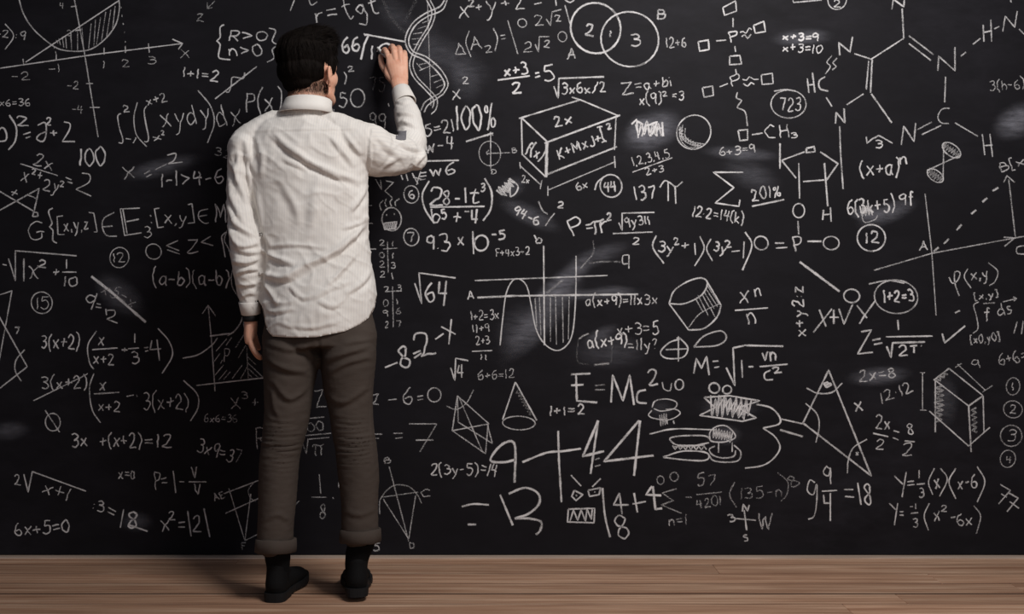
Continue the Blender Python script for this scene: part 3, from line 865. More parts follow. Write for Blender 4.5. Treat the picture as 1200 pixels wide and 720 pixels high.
c 886,474 903,478 913,488 913,497 894,502;c 894,502 908,512 914,525 906,538 893,546 873,549;l 941,497 914,491;w 2.6 .72;l 914,504 941,512
#drawing|tall chalk triangle with angle arcs at its corners|2.4|.8
l 941,496 971,434 1021,558 941,496;w 1.9 .7;c 945,455 958,461 975,460 987,449;c 944,473 957,485 960,500 956,519;c 1016,515 1000,525 994,540 993,555;l 1003,530 1006,534;l 1006,530 1003,534
w 2.2 .85
t 968 455 974 452 6|B
z 968,452 973,451 2 5
t 1002 482 1012 480 17|x
#formula|large chalk X + V X with a circle above|2.4|.8
l 960,363 968,383;l 975,362 953,390;l 972,372 983,372;l 977,363 977,380;l 983,362 989,380 999,357;l 1004,358 1016,373;l 1026,352 1013,370 1007,380;o 998 347 9 8
#formula|chalk x+y=z written upright along a vertical|2.1|.78
t 944 394 941 336 14|x+y2:z
#formula|chalk Z = 1 over root of 2 pi|2.4|.82
l 1009,389 1021,387 1005,415 1023,413;l 1022,399 1032,397;l 1024,404 1034,402;l 1052,375 1053,387;l 1038,395 1093,394;l 1039,406 1044,419 1046,402 1084,401
t 1053 418 1064 417 13|2
l 1066,406 1075,405;l 1071,406 1071,414;l 1079,405 1080,406
#formula|chalk 1+2=3 in an oval|2.0|.72
o 1050 348 25 20;c 1018,333 1040,329 1060,332
w 2.4 .85
t 1036 355 1071 353 14|1+2=3
#drawing|chalk tick mark|2.3|.78
l 1104,391 1107,402 1131,382
#formula|blurred chalk 2x=8 on a smear|2.0|.6
t 1007 448 1050 443 13|2x=8
#formula|tilted chalk 12·12|1.8|.62
t 1033 473 1070 458 13|12·12
#formula|chalk 2x over 2 = 8 over 2|2.0|.72
t 1026 503 1043 504 15|2x
l 1023,508 1041,512
t 1026 527 1036 527 12|2
l 1047,505 1054,507;l 1046,513 1053,516
t 1064 510 1071 509 14|8
l 1060,517 1072,518
t 1057 535 1069 535 16|2
#drawing|tall chalk prism with shaded sides at the right|2.1|.7
l 1094,446 1112,432;l 1112,432 1152,464;l 1152,464 1135,476;l 1096,446 1135,476;l 1096,446 1096,507;l 1135,475 1138,530;l 1152,464 1153,507;l 1089,482 1135,523 1160,501
w 1.6 .6;l 1078,437 1084,437;l 1081,437 1081,480;l 1078,481 1086,481;l 1122,427 1155,458;l 1119,431 1127,426;l 1151,460 1163,452
w 3 .5;z 1101,452 1100,495 5 15;z 1141,478 1142,507 3 10;z 1098,446 1110,438 2 5
w 1.6 .6
t 1141 434 1149 431 10|9
#formula|chalk 6+6 at the right edge|1.8|.62
t 1171 428 1204 422 13|6+6=
l 1192,377 1188,391;l 1199,376 1197,392
#formula|circled chalk number 1, topmost of the column at the right edge|1.7|.58
o 1187 453 8 10
t 1185 458 1189 458 9|1
#formula|circled chalk number 2, second in the column at the right edge|1.7|.58
o 1187 480 11 10
t 1183 485 1191 485 9|2
#formula|circled chalk number 3, third in the column at the right edge|1.7|.58
o 1185 511 13 12
t 1180 517 1190 517 12|3
#formula|circled chalk number 4, lowest of the column at the right edge|1.7|.58
o 1181 538 9 10
t 1178 543 1185 543 9|4
#formula|chalk phi of x,y|1.9|.66
c 1112,325 1116,332 1122,329 1125,320 1119,319 1119,332 1124,347
c 1134,315 1130,325 1138,338
t 1138 329 1159 326 15|x,y
c 1158,308 1169,318 1166,330 1159,335
#formula|chalk line integral of f ds|1.8|.64
c 1147,354 1141,358 1144,370 1146,385 1140,391
t 1142 352 1170 347 8|[x,y]
t 1153 374 1160 374 13|f
l 1152,356 1166,355
t 1170 371 1186 367 14|ds
l 1175,354 1191,350;l 1187,348 1191,350 1188,353
t 1137 403 1172 399 9|[x0,y0]
w 3 .6;l 1119,367 1125,364
#drawing|chalk vector graph with dashed line from A to B at the right|1.8|.62
l 1084,227 1092,297 1097,370;l 1024,317 1092,297 1195,278 1201,277;l 1182,210 1190,280;l 1176,214 1180,206 1189,214;l 1176,278 1189,279;l 1177,289 1189,279
w 2.6 .72;l 1094,295 1100,290;l 1106,286 1112,280;l 1121,270 1127,263;l 1138,251 1144,246;l 1151,237 1157,232;l 1163,224 1170,220
w 1.8 .65
t 1077 294 1087 293 11|A
t 1173 202 1202 194 11|B[x
c 1201,288 1192,290 1192,297 1201,298
#formula|chalk Y = one third (x)(x-6)|2.0|.72
l 1048,558 1058,568;l 1062,553 1057,583;l 1063,565 1071,564;l 1063,569 1072,568;l 1077,551 1077,561;l 1074,568 1084,567
t 1077 583 1083 583 11|3
c 1095,549 1088,565 1093,580
t 1096 573 1102 572 18|x
c 1102,549 1110,562 1101,582;c 1120,549 1112,565 1120,585
t 1122 573 1145 571 16|x-6
c 1145,547 1154,565 1145,589
#formula|chalk Y = minus one third (x squared - 6x)|1.9|.68
l 1042,590 1050,598;l 1052,590 1048,616;l 1054,600 1059,600;l 1054,604 1059,604;l 1066,594 1070,594;l 1073,590 1073,597;l 1067,602 1076,601
t 1070 618 1076 618 10|3
c 1089,590 1083,605 1088,622
t 1095 611 1102 610 20|x
t 1103 600 1110 600 8|2
l 1114,607 1120,606
t 1122 617 1140 615 13|6x
c 1141,593 1149,605 1144,626
#formula|tilted chalk 77 at the lower right|2.0|.68
l 1172,568 1184,575 1170,591;l 1173,579 1180,583;l 1182,578 1193,584 1180,600;l 1183,588 1194,596
#formula|very large chalk 9 + 4 = 4|3.0|.92
c 604,539 590,542 575,540 582,527 592,519 601,518 604,530 603,566
c 612,542 640,531 660,529 681,526;l 654,505 655,540 658,589;l 701,493 683,535 708,529;l 701,493 692,556;w 2 .6;l 697,539 703,537;l 697,547 704,545;w 3 .92;l 749,493 708,541 766,534;l 750,493 743,558
#formula|large chalk = B under the large 9|2.8|.85
c 541,594 555,591 573,592;l 548,615 558,615;l 586,580 601,616;c 596,579 615,572 630,578 632,590 620,602 603,608;c 603,608 620,608 634,612 633,622 628,627
#drawing|chalk robot face with raised brows and teeth|2.2|.8
l 669,557 681,570;l 704,561 694,571;l 673,575 683,580 675,587 670,582 673,575;l 689,575 704,572 702,580 691,582 689,575;l 675,580 676,582;l 696,577 698,577;l 666,597 697,596 696,613 665,612 666,597;l 668,611 672,598 677,610 681,598 686,611 688,597 693,609 694,597
#formula|chalk 4 over 8 plus bright 4 behind a bar|2.4|.8
c 706,572 709,605 715,630;l 726,578 719,592 737,592;l 726,578 729,603
t 723 632 739 630 25|8
l 741,591 757,588;l 743,578 747,601
w 3.2 .95;l 764,570 757,580 775,581;l 765,570 768,597 776,596
#formula|faint chalk sum sign with n=1 below and two zeros above|1.8|.5
l 793,573 776,578 789,587 775,592 799,602;o 774 563 4 5;o 790 559 5 5
t 784 617 805 615 12|n=1
#formula|faint chalk 57 over 4201 with a bracket 135-n|1.9|.5
l 803,583 811,583
t 817 570 839 568 14|57
l 816,580 846,577
t 817 597 846 592 11|4201
w 1.8 .42;c 861,565 855,580 863,595
t 867 586 917 582 13|135-n
c 911,554 923,565 922,580 915,588
t 928 573 938 568 13|8
#drawing|chalk compass cross with letters N, S and W|2.2|.75
l 862,608 886,610;l 872,598 875,622;l 870,600 871,591 876,599 878,592
t 855 612 862 610 9|3
t 872 635 877 634 8|S
w 2 .6
t 888 621 905 620 18|W
#formula|chalk 9 and nine quarters = 18|2.2|.78
c 955,566 949,563 946,575 953,580 957,568 957,588 954,605 947,609
t 966 569 975 568 20|9
l 963,576 981,575;l 965,580 966,590 974,590;l 973,578 973,611;l 989,574 1000,574;l 990,582 1001,583;l 1005,566 1009,592
t 1013 594 1022 593 26|8
#drawing|chalk pyramid with crossing edges left of the cone|1.7|.66
l 536,464 530,505 573,497 536,464;l 536,464 537,495 577,520 571,497;l 530,505 569,532 572,497;l 538,466 566,531;w 1.5 .55;c 523,476 535,480 547,472 555,457
#drawing|chalk cone shaded on its right side|2.2|.78
l 604,448 589,492;l 604,448 629,493;w 1.9 .66;o 608 496 19 8;w 2.4 .34;z 606,458 623,487 2.5 16
#formula|chalk 2(3y-5)=14|1.9|.78
t 505 557 560 557 13|2(3y-5)
t 562 556 581 560 15|=14
#formula|chalk bracketed differences a-b side by side|1.9|.68
t 179 335 223 335 17|(a-b)
t 226 335 268 335 17|(a-b)
#drawing|wavering chalk line traced along the person's left sleeve|1.8|.55
c 266,270 263,282 268,292 273,312 271,325 273,338 283,355 285,375 289,400
"""
SMUDGES = [(190,196,52,13,-14,.42),(140,346,38,22,38,.40),(10,505,28,13,-6,.30),(160,612,22,14,0,.30),(635,372,78,22,-48,.42),(660,330,52,15,-38,.50),(700,300,45,13,-20,.30),
(765,154,42,25,-24,.62),(752,150,22,18,-20,.40),(868,180,50,10,4,.40),(880,205,40,20,20,.22),(940,44,40,12,-4,.38),(1192,142,34,22,-30,.62),(1040,250,42,14,-22,.42),(1030,441,42,13,-5,.50),
(715,412,50,24,0,.20),(705,392,26,10,-25,.30),(620,252,44,14,25,.36),(530,70,60,26,30,.16),(545,95,22,30,-20,.18),(690,345,70,8,-1,.30),(1108,470,18,34,0,.22),(720,340,30,7,0,.3),(465,20,40,20,45,.12),
(855,478,40,16,0,.25),(848,510,24,14,0,.35),(775,480,18,14,0,.12),(1015,250,22,12,0,.4),(600,220,20,14,-30,.25),(610,385,40,30,-50,.22),(500,60,24,60,0,.08)]
read_chalk(CHALK)
for s_ in SMUDGES:
    link_chalk('chalk_smudge', None, dust_patch(*s_), m_dust)
# ------------------------------------------------------------------ the person
def P(px, py, y):
    """a point of the figure, given on the design drawing (1300 units = 1 m per m of distance) and its distance y from the board"""
    d = (y-CAM_Y)/FOC; return Vector(((px-600)*d, y, CAM_Z+(360-py)*d))
def tube(bm, pts, radii, ref=(1, 0, 0), seg=20, sub=4, caps=True):
    """closed tapering limb through pts; radii = (along ref, across) per point"""
    pts = [Vector(p) for p in pts]; radii = [(r, r) if isinstance(r, (int, float)) else r for r in radii]
    Q = [np.array((*p, *r)) for p, r in zip(pts, radii)]
    if len(Q) > 2:
        out = []
        n = len(Q)
        for i in range(n-1):
            p0 = Q[i-1] if i else 2*Q[0]-Q[1]; p1, p2 = Q[i], Q[i+1]; p3 = Q[i+2] if i+2 < n else 2*Q[-1]-Q[-2]
            for j in range(sub):
                t = j/sub; out.append(0.5*((2*p1)+(p2-p0)*t+(2*p0-5*p1+4*p2-p3)*t*t+(3*p1-p0-3*p2+p3)*t**3))
        out.append(Q[-1]); Q = out
    rings = []; ref = Vector(ref)
    n = len(Q)
    def ring(c, t, ra, rb):
        u = (ref-t*ref.dot(t)).normalized(); v = t.cross(u)
        return [bm.verts.new(c+u*ra*math.cos(a)+v*rb*math.sin(a)) for a in (2*math.pi*i/seg for i in range(seg))]
    for i, q in enumerate(Q):
        c = Vector(q[:3]); a = Vector(Q[max(0, i-1)][:3]); b = Vector(Q[min(n-1, i+1)][:3]); t = (b-a).normalized()
        if i == 0 and caps:
            for s_ in (0.98, 0.75, 0.4):
                rr = math.sqrt(1-s_*s_); rings.append(ring(c-t*s_*min(q[3], q[4]), t, q[3]*rr, q[4]*rr))
        rings.append(ring(c, t, q[3], q[4]))
        if i == n-1 and caps:
            for s_ in (0.4, 0.75, 0.98):
                rr = math.sqrt(1-s_*s_); rings.append(ring(c+t*s_*min(q[3], q[4]), t, q[3]*rr, q[4]*rr))
    for r0, r1 in zip(rings[:-1], rings[1:]):
        for i in range(seg): bm.faces.new((r0[i], r0[(i+1) % seg], r1[(i+1) % seg], r1[i]))
    bm.faces.new(rings[0][::-1]); bm.faces.new(rings[-1])
def ball(bm, c, r, rot=None, seg=24):
    M = Matrix.Translation(Vector(c)) @ (rot.to_4x4() if rot is not None else Matrix()) @ Matrix.Diagonal((*((r, r, r) if isinstance(r, (int, float)) else r), 1))
    bmesh.ops.create_uvsphere(bm, u_segments=seg, v_segments=seg*2//3, radius=1, matrix=M)
def fuse(bm, voxel, it=2, fac=0.5):
    """one continuous skin around the overlapping volumes in bm"""
    bmesh.ops.recalc_face_normals(bm, faces=bm.faces[:])
    me = bpy.data.meshes.new('tmp'); bm.to_mesh(me); bm.free()
    o = bpy.data.objects.new('tmp', me); C.objects.link(o)
    r = o.modifiers.new('r', 'REMESH'); r.mode = 'VOXEL'; r.voxel_size = voxel; r.adaptivity = 0
    if it: s = o.modifiers.new('s', 'SMOOTH'); s.iterations = it; s.factor = fac
    dg = bpy.context.evaluated_depsgraph_get(); dg.update()
    out = bpy.data.meshes.new_from_object(o.evaluated_get(dg)); bpy.data.objects.remove(o); smooth(out); return out
def co(me): a = np.empty(len(me.vertices)*3); me.vertices.foreach_get('co', a); return a.reshape(-1, 3)
def nrm(me): a = np.empty(len(me.vertices)*3, np.float32); me.vertices.foreach_get('normal', a); return a.reshape(-1, 3).astype(float)
def setco(me, a): me.vertices.foreach_set('co', a.ravel()); me.update()
def attr(me, name, v): at = me.attributes.new(name, 'FLOAT', 'POINT'); at.data.foreach_set('value', np.asarray(v, np.float32))
def topx(a):
    d = (a[:, 1]-CAM_Y)/FOC; return a[:, 0]/d+600, 360-(a[:, 2]-CAM_Z)/d
def folds(me, lst, back_only=True):
    """cloth folds: (polyline on the design drawing, height in m, width in units)"""
    a = co(me); n = nrm(me); px, py = topx(a); disp = np.zeros(len(a))
    face = np.clip(-n[:, 1]*1.6, 0, 1) if back_only else np.ones(len(a))
    for poly, amp, wd in lst:
        pl = [np.array(p, float) for p in catmull(poly, step=6)]; tot = len(pl)-1
        best = np.full(len(a), 1e9); sd = np.zeros(len(a)); tt = np.zeros(len(a))
        for i, (p, q) in enumerate(zip(pl[:-1], pl[1:])):
            d = q-p; L2 = d@d; t = np.clip(((px-p[0])*d[0]+(py-p[1])*d[1])/L2, 0, 1)
            ex = px-p[0]-t*d[0]; ey = py-p[1]-t*d[1]; dist = np.hypot(ex, ey); s = np.sign(d[0]*ey-d[1]*ex)
            m = dist < best; best[m] = dist[m]; sd[m] = (dist*s)[m]; tt[m] = (i+t[m])/tot
        env = np.sin(np.clip(tt, 0, 1)*math.pi)**0.6 if tot > 0 else 1
        f = np.exp(-(sd/wd)**2)-(0.75*np.exp(-((sd-1.7*wd)/(wd*1.1))**2) if amp > 0 else 0)
        f *= np.where(best < 5*wd, 1, 0)
        disp += amp*f*env
    setco(me, a+n*(disp*face)[:, None])
def creases(me, amp, scale, stretch=(1, 1, 1), seed=0):
    a = co(me); n = nrm(me)
    v = np.array([1-2.2*abs(noise.noise(Vector((p[0]*scale*stretch[0]+seed+.6*p[2]*scale, p[1]*scale*stretch[1], p[2]*scale*stretch[2])))) for p in a])
    m = np.array([.5+noise.noise(Vector((p[0]*7+seed, p[1]*7, p[2]*7))) for p in a])
    setco(me, a+n*(np.clip(v, 0, 1)**3*np.clip(m, 0, 1.2)*amp)[:, None])
def rumple(me, amp, scale, stretch=(1, 1, 1), seed=0):
    a = co(me); n = nrm(me)
    v = np.array([noise.noise(Vector((p[0]*scale*stretch[0]+seed, p[1]*scale*stretch[1], p[2]*scale*stretch[2]))) for p in a])
    setco(me, a+n*(v*amp)[:, None])
# ---- materials
m_skin, nt, b = mat('skin', (0.50, 0.27, 0.19), 0.5, 0.35)
b.inputs['Subsurface Weight'].default_value = 0.12; b.inputs['Subsurface Radius'].default_value = (0.012, 0.005, 0.003)
v = mapped(nt, (1, 1, 1)); n1 = noise_tex(nt, v, 26, 4); n2 = noise_tex(nt, v, 420, 3)
nt.links.new(ramp(nt, n1, [(0.3, (0.66, 0.32, 0.215)), (0.7, (0.78, 0.46, 0.335))]), b.inputs['Base Color']); bump(nt, b, n2, 0.2, 0.0006)
def shirt_mat():
    m, nt, b = mat('pinstriped cotton', (0.78, 0.76, 0.72), 0.85, 0.2)
    at = nt.nodes.new('ShaderNodeAttribute'); at.attribute_name = 'su'
    s = math_n(nt, 'SINE', math_n(nt, 'MULTIPLY', at.outputs['Fac'], 2*math.pi/0.0078))
    k = ramp(nt, math_n(nt, 'ADD', math_n(nt, 'MULTIPLY', s, 0.5), 0.5), [(0.55, (0,0,0)), (0.85, (1,1,1))])
    v = mapped(nt, (1, 1, 1)); n1 = noise_tex(nt, v, 6, 4)
    base = ramp(nt, n1, [(0.35, (0.70, 0.668, 0.630)), (0.65, (0.79, 0.763, 0.728))])
    nt.links.new(mixc(nt, math_n(nt, 'MULTIPLY', k, 0.25), base, (0.52, 0.51, 0.52)), b.inputs['Base Color'])
    wv = noise_tex(nt, mapped(nt, (1, 1, 1)), 55, 5, 0.6); bump(nt, b, wv, 0.22, 0.003); return m
m_shirt = shirt_mat()
m_trou, nt, b = mat('dark olive twill', (0.055, 0.045, 0.036), 0.9, 0.15)
v = mapped(nt, (60, 60, 420)); n1 = noise_tex(nt, v, 1.0, 4); n0 = noise_tex(nt, mapped(nt, (1, 1, 1)), 9, 4)
nt.links.new(mixc(nt, n0, (0.048, 0.037, 0.031), (0.078, 0.062, 0.053)), b.inputs['Base Color']); bump(nt, b, n1, 0.4, 0.0012)
m_sock, nt, b = mat('black knit', (0.005, 0.005, 0.0055), 0.95, 0.1)
bump(nt, b, noise_tex(nt, mapped(nt, (300, 300, 60)), 1, 2), 0.3, 0.001)
m_shoe, nt, b = mat('black suede', (0.006, 0.006, 0.0065), 0.8, 0.12)
bump(nt, b, noise_tex(nt, mapped(nt, (1, 1, 1)), 240, 4), 0.35, 0.001)
m_sole, nt, b = mat('dark rubber', (0.011, 0.011, 0.012), 0.65, 0.18); bump(nt, b, noise_tex(nt, mapped(nt, (1, 1, 1)), 120, 3), 0.2, 0.001)
m_band, nt, b = mat('black strap', (0.008, 0.008, 0.009), 0.6, 0.3); bump(nt, b, noise_tex(nt, mapped(nt, (1, 1, 1)), 200, 2), 0.2, 0.001)
m_patch, nt, b = mat('elbow grey', (0.16, 0.155, 0.17), 0.9, 0.1); bump(nt, b, noise_tex(nt, mapped(nt, (1, 1, 1)), 400, 2), 0.3, 0.001)  # even dark grey for the inner elbow patch
m_hair, nt, b = mat('black hair', (0.010, 0.007, 0.006), 0.7, 0.06)
hn = noise_tex(nt, mapped(nt, (90, 90, 14)), 1.5, 5); nt.links.new(mixc(nt, hn, (0.003, 0.0024, 0.0023), (0.009, 0.0062, 0.005)), b.inputs['Base Color']); bump(nt, b, hn, 0.7, 0.004)
m_eye, nt, b = mat('eye', (0.75, 0.73, 0.70), 0.2); m_iris, nt, b = mat('dark iris', (0.03, 0.015, 0.01), 0.2)
m_stick, nt, b = mat('white chalk stick', (0.80, 0.80, 0.78), 0.9); bump(nt, b, noise_tex(nt, mapped(nt, (1, 1, 1)), 300, 3), 0.3, 0.001)
m_button, nt, b = mat('pearl button', (0.7, 0.69, 0.66), 0.3)
man = bpy.data.objects.new('person', None); C.objects.link(man)
man['label'] = 'person seen from behind in cream shirt and dark trousers, right hand raised to write'; man['category'] = 'person'
# ---- head frame
HC = P(363, 84, -0.40); YAW = math.radians(-34); TILT = math.radians(5)
HM = Matrix.Translation(HC) @ Matrix.Rotation(YAW, 4, 'Z') @ Matrix.Rotation(TILT, 4, 'X')
def H(*p): return HM @ Vector(p)
HR = HM.to_3x3()
# ---- body skin: head and neck, trunk, arms with hands, legs
bm = bmesh.new()
ball(bm, H(0, -.014, .024), (.076, .094, .082), HR); ball(bm, H(0, .035, -.02), (.061, .056, .078), HR); ball(bm, H(0, .020, -.062), (.054, .058, .046), HR)
ball(bm, H(0, .040, -.050), (.052, .050, .058), HR); ball(bm, H(0, .062, -.092), (.030, .026, .022), HR)
tube(bm, [H(-.052, .004, -.055), H(-.044, .035, -.080), H(-.022, .062, -.094), H(.022, .062, -.094), H(.044, .035, -.080), H(.052, .004, -.055)], [.016, .018, .018, .018, .018, .016], ref=(0, 0, 1), seg=14); ball(bm, H(0, .070, .022), (.052, .020, .016), HR)
for s_ in (-1, 1):
    ball(bm, H(s_*.038, .044, -.022), (.027, .036, .036), HR); ball(bm, H(s_*.045, .036, .012), (.026, .036, .030), HR);  ball(bm, H(s_*.0115, .094, -.031), (.0085, .009, .007), HR)
    # ear: disc, rim and lobe
    er = HR @ Matrix.Rotation(s_*math.radians(33), 3, 'Z') @ Matrix.Rotation(math.radians(-8), 3, 'X')
    ec = H(s_*.081, .002, -.021)
    ball(bm, ec, (.0065, .0165, .0240), er)
    rim = [ec+er @ Vector((s_*.003, .0165*math.cos(a), .0245*math.sin(a)+.001)) for a in np.linspace(math.radians(10), math.radians(265), 10)]
    tube(bm, rim, [.0058]*10, seg=8, sub=2); ball(bm, ec+er @ Vector((0, .004, -.027)), (.0060, .010, .011), er)
for s_ in (-1, 1): tube(bm, [H(s_*.017, .076, .010), H(s_*.031, .078, .013), H(s_*.045, .068, .009)], [.0045, .0055, .0045], seg=10); tube(bm, [H(s_*.019, .076, -.008), H(s_*.031, .075, -.010), H(s_*.043, .066, -.008)], [.004, .005, .004], seg=10)
tube(bm, [H(0, .082, .010), H(0, .096, -.010), H(0, .104, -.028)], [.0075, .0095, .0115], seg=12)
ball(bm, H(0, .088, -.0565), (.024, .009, .0048), HR); ball(bm, H(0, .087, -.0655), (.021, .009, .0056), HR)
NK = P(357, 140, -.44)
tube(bm, [H(0, -.018, -.03), H(0, -.022, -.075), NK+Vector((0, .01, .0)), NK+Vector((-.005, 0, -.06))], [(.060, .064), (.060, .060), (.060, .056), (.070, .045)])
tube(bm, [P(358, 190, -.44), P(358, 225, -.43), P(360, 300, -.46), P(368, 345, -.49), P(373, 378, -.50)], [(.138, .060), (.142, .080), (.130, .08), (.115, .08), (.105, .075)])
for px, y in ((390, 0),): pass
tube(bm, [P(341, 400, -.50), P(337, 455, -.515), P(332, 510, -.54), P(324, 600, -.575), P(323, 650, -.585)], [.068, .055, .044, .036, .028])
tube(bm, [P(407, 400, -.50), P(410, 455, -.505), P(415, 510, -.525), P(422, 600, -.555), P(423, 640, -.565)], [.068, .055, .044, .036, .028])
body_lo = bm
body_me = fuse(bm, 0.0030, 7, 0.5)
a = co(body_me); HMi = HM.inverted(); loc = np.array([HMi @ Vector(p) for p in a]); n = nrm(body_me)
d = np.zeros(len(a))
for s_ in (-1, 1):
    d -= .011*np.exp(-(((loc[:, 0]-s_*.032)/.017)**2+((loc[:, 2]-.003)/.011)**2))*(loc[:, 1] > .05)
    e = np.array([ (HMi @ Vector(p)) for p in [H(s_*.079, .006, -.022)]])[0]
    d -= .0030*np.exp(-(((loc[:, 1]-e[1])/.008)**2+((loc[:, 2]-e[2])/.014)**2))*(np.abs(loc[:, 0]) > .078)
d -= .0028*np.exp(-((loc[:, 2]+.061)/.0018)**2-(loc[:, 0]/.022)**2)*(loc[:, 1] > .07)
setco(body_me, a+n*d[:, None])
# hands
def finger(bm, pts, r0, r1):
    k = len(pts); tube(bm, pts, [r0+(r1-r0)*i/(k-1) for i in range(k)], ref=(.3, .9, .2), seg=12, sub=3)
bm = bmesh.new()
WR = P(470, 108, -.145)
tube(bm, [P(482, 150, -.20), P(477, 128, -.165), WR, P(468, 96, -.133)], [(.034, .034), (.027, .028), (.026, .021), (.031, .020)], ref=(1, .1, 0))
tube(bm, [P(469, 99, -.136), P(467, 86, -.122), P(465.2, 75, -.114), P(464.5, 66, -.106)], [(.027, .018), (.033, .019), (.037, .017), (.036, .0125)], ref=(1, .05, 0))
mcp = [(455, 66, -.104), (462, 61, -.108), (468.8, 62, -.108), (474.6, 68, -.104)]
pip = [(451.0, 59.0, -.064), (459.5, 55.0, -.064), (467.2, 56.6, -.062), (473.8, 62.0, -.062)]
dip = [(449.5, 60.5, -.036), (457, 61, -.032), (465, 64, -.030), (472, 70, -.030)]
tip = [(449.5, 64, -.020), (457, 68, -.030), (464, 71, -.032), (470.5, 76, -.036)]
for i in range(4):
    r = [.0104, .0110, .0106, .0096][i]
    finger(bm, [P(469+(i-1.5)*4, 92, -.128), P(*mcp[i]), P(*pip[i]), P(*dip[i]), P(*tip[i])], r*1.08, r*.86)
    ball(bm, P(*pip[i]), r*1.06); ball(bm, P(*mcp[i]), r*1.12)
finger(bm, [P(465, 97, -.128), P(455, 86, -.100), P(447.5, 76, -.066), P(446, 66, -.030)], .015, .0088)
ball(bm, P(458, 88, -.108), .0165)
tube(bm, [P(463, 96, -.125), P(455, 86, -.105), P(456, 75, -.10)], [.016, .016, .012])
hand_r = fuse(bm, 0.0015, 3, 0.5)
bm = bmesh.new()
WL = P(294, 376, -.475)
tube(bm, [P(292, 350, -.48), P(293.5, 365, -.478), WL, P(294, 384, -.47)], [(.026, .028), (.021, .026), (.0205, .026), (.020, .031)], ref=(1, 0, 0))
tube(bm, [P(294, 382, -.47), P(293.5, 391, -.465), P(293, 397, -.46)], [(.0200, .034), (.019, .041), (.015, .041)], ref=(1, 0, 0))
for i in range(4):      # little finger nearest the viewer
    y = -.495+i*.0215; r = [.0082, .0092, .0098, .0092][i]; q = [0, 1.5, 1.5, .5][i]
    finger(bm, [P(294.5, 387, y+.004), P(292.5, 397, y), P(296+.4*i, 408+q, y), P(301.5, 415.5+q, y+.002), P(305.0, 418+q, y+.004)], r*1.08, r*.82)
finger(bm, [P(295, 384, -.445), P(297, 393, -.420), P(300, 402, -.408), P(303, 408, -.405)], .0145, .0088)
hand_l = fuse(bm, 0.0016, 3, 0.5)
bm = bmesh.new()
for me in (body_me, hand_r, hand_l): bm.from_mesh(me)
body = obj('body', bm, m_skin, man); smooth(body.data)
# finger nails
for (t0, t1, nrmv) in (((446.3, 68, -.036), (446, 65, -.028), (-.6, -.6, .2)),):
    bm = bmesh.new(); c = P(*t0)+Vector(nrmv).normalized()*.0088; ball(bm, c, (.0055, .0012, .0065), Vector(nrmv).to_track_quat('Y', 'Z').to_matrix(), 12)
    o = obj('nail', bm, m_skin, body); smooth(o.data)
for s_ in (-1, 1):
    bm = bmesh.new(); ball(bm, H(s_*.031, .066, .003), .0118, HR, 16); o = obj('eye', bm, m_eye, body); smooth(o.data)
    bm = bmesh.new(); ball(bm, H(s_*.031, .0733, .003), .0053, HR, 12); o2 = obj('iris', bm, m_iris, body); smooth(o2.data)
    bm = bmesh.new(); tube(bm, [H(s_*.014, .086, .022), H(s_*.030, .081, .027), H(s_*.044, .069, .022)], [(.003, .0025)]*3, seg=8); o3 = obj('eyebrow', bm, m_hair, body); smooth(o3.data)
# ---- hair: dense cap plus locks
bm = bmesh.new()
ball(bm, H(0, -.020, .048), (.084, .099, .082), HR); ball(bm, H(0, -.038, .005), (.079, .078, .070), HR)
tube(bm, [H(-.004, -.055, .092), H(.004, .0, .115), H(.008, .050, .115), H(.010, .078, .095)], [(.060, .030), (.064, .028), (.060, .028), (.044, .022)], ref=tuple(HR @ Vector((1, 0, 0))))
ball(bm, H(0.004, .040, .075), (.070, .050, .042), HR)
ball(bm, H(0, -.058, -.035), (.058, .040, .040), HR)
for s_ in (-1, 1): ball(bm, H(s_*.047, .030, .022), (.032, .038, .045), HR)
hair_me = fuse(bm, 0.0035, 3, 0.5)
a = co(hair_me); n = nrm(hair_me); loc = np.array([HMi @ Vector(p) for p in a]); ang = np.arctan2(loc[:, 0], -loc[:, 1]+.02)
wv = np.array([noise.noise(Vector((q*7.5, l[2]*9, 1.3)))+.6*noise.noise(Vector((q*19, l[2]*12+q*2, 4.1))) for q, l in zip(ang, loc)])
setco(hair_me, a+n*(.0048*wv*np.clip((loc[:, 2]+.03)/.06, 0, 1))[:, None])
a = co(hair_me); loc = np.array([HMi @ Vector(p) for p in a])
bm = bmesh.new(); bm.from_mesh(hair_me); bm.verts.ensure_lookup_table()
def bald(p):
    x, y, z = p
    zb = -.070+.008*math.sin(x*60)                      # nape line
    if y < -.035 and z < zb: return True
    if y > .082: return z < .062
    if y >= -.035:                                      # round the ear, sideburn, forehead
        k = min(1, max(0, (y+.003)/.006)); lim = zb*(1-k)-.006*k
        if .010 < y < .040: lim = -.010
        if y >= .040: lim = -.010+(y-.040)*2.6
        return z < lim
    return False
bmesh.ops.delete(bm, geom=[v for v in bm.verts if bald(loc[v.index])], context='VERTS')
cap = bm
hv = [(v.co.copy(), v.normal.copy()) for v in cap.verts]
hair = obj('hair', cap, m_hair, man); smooth(hair.data)
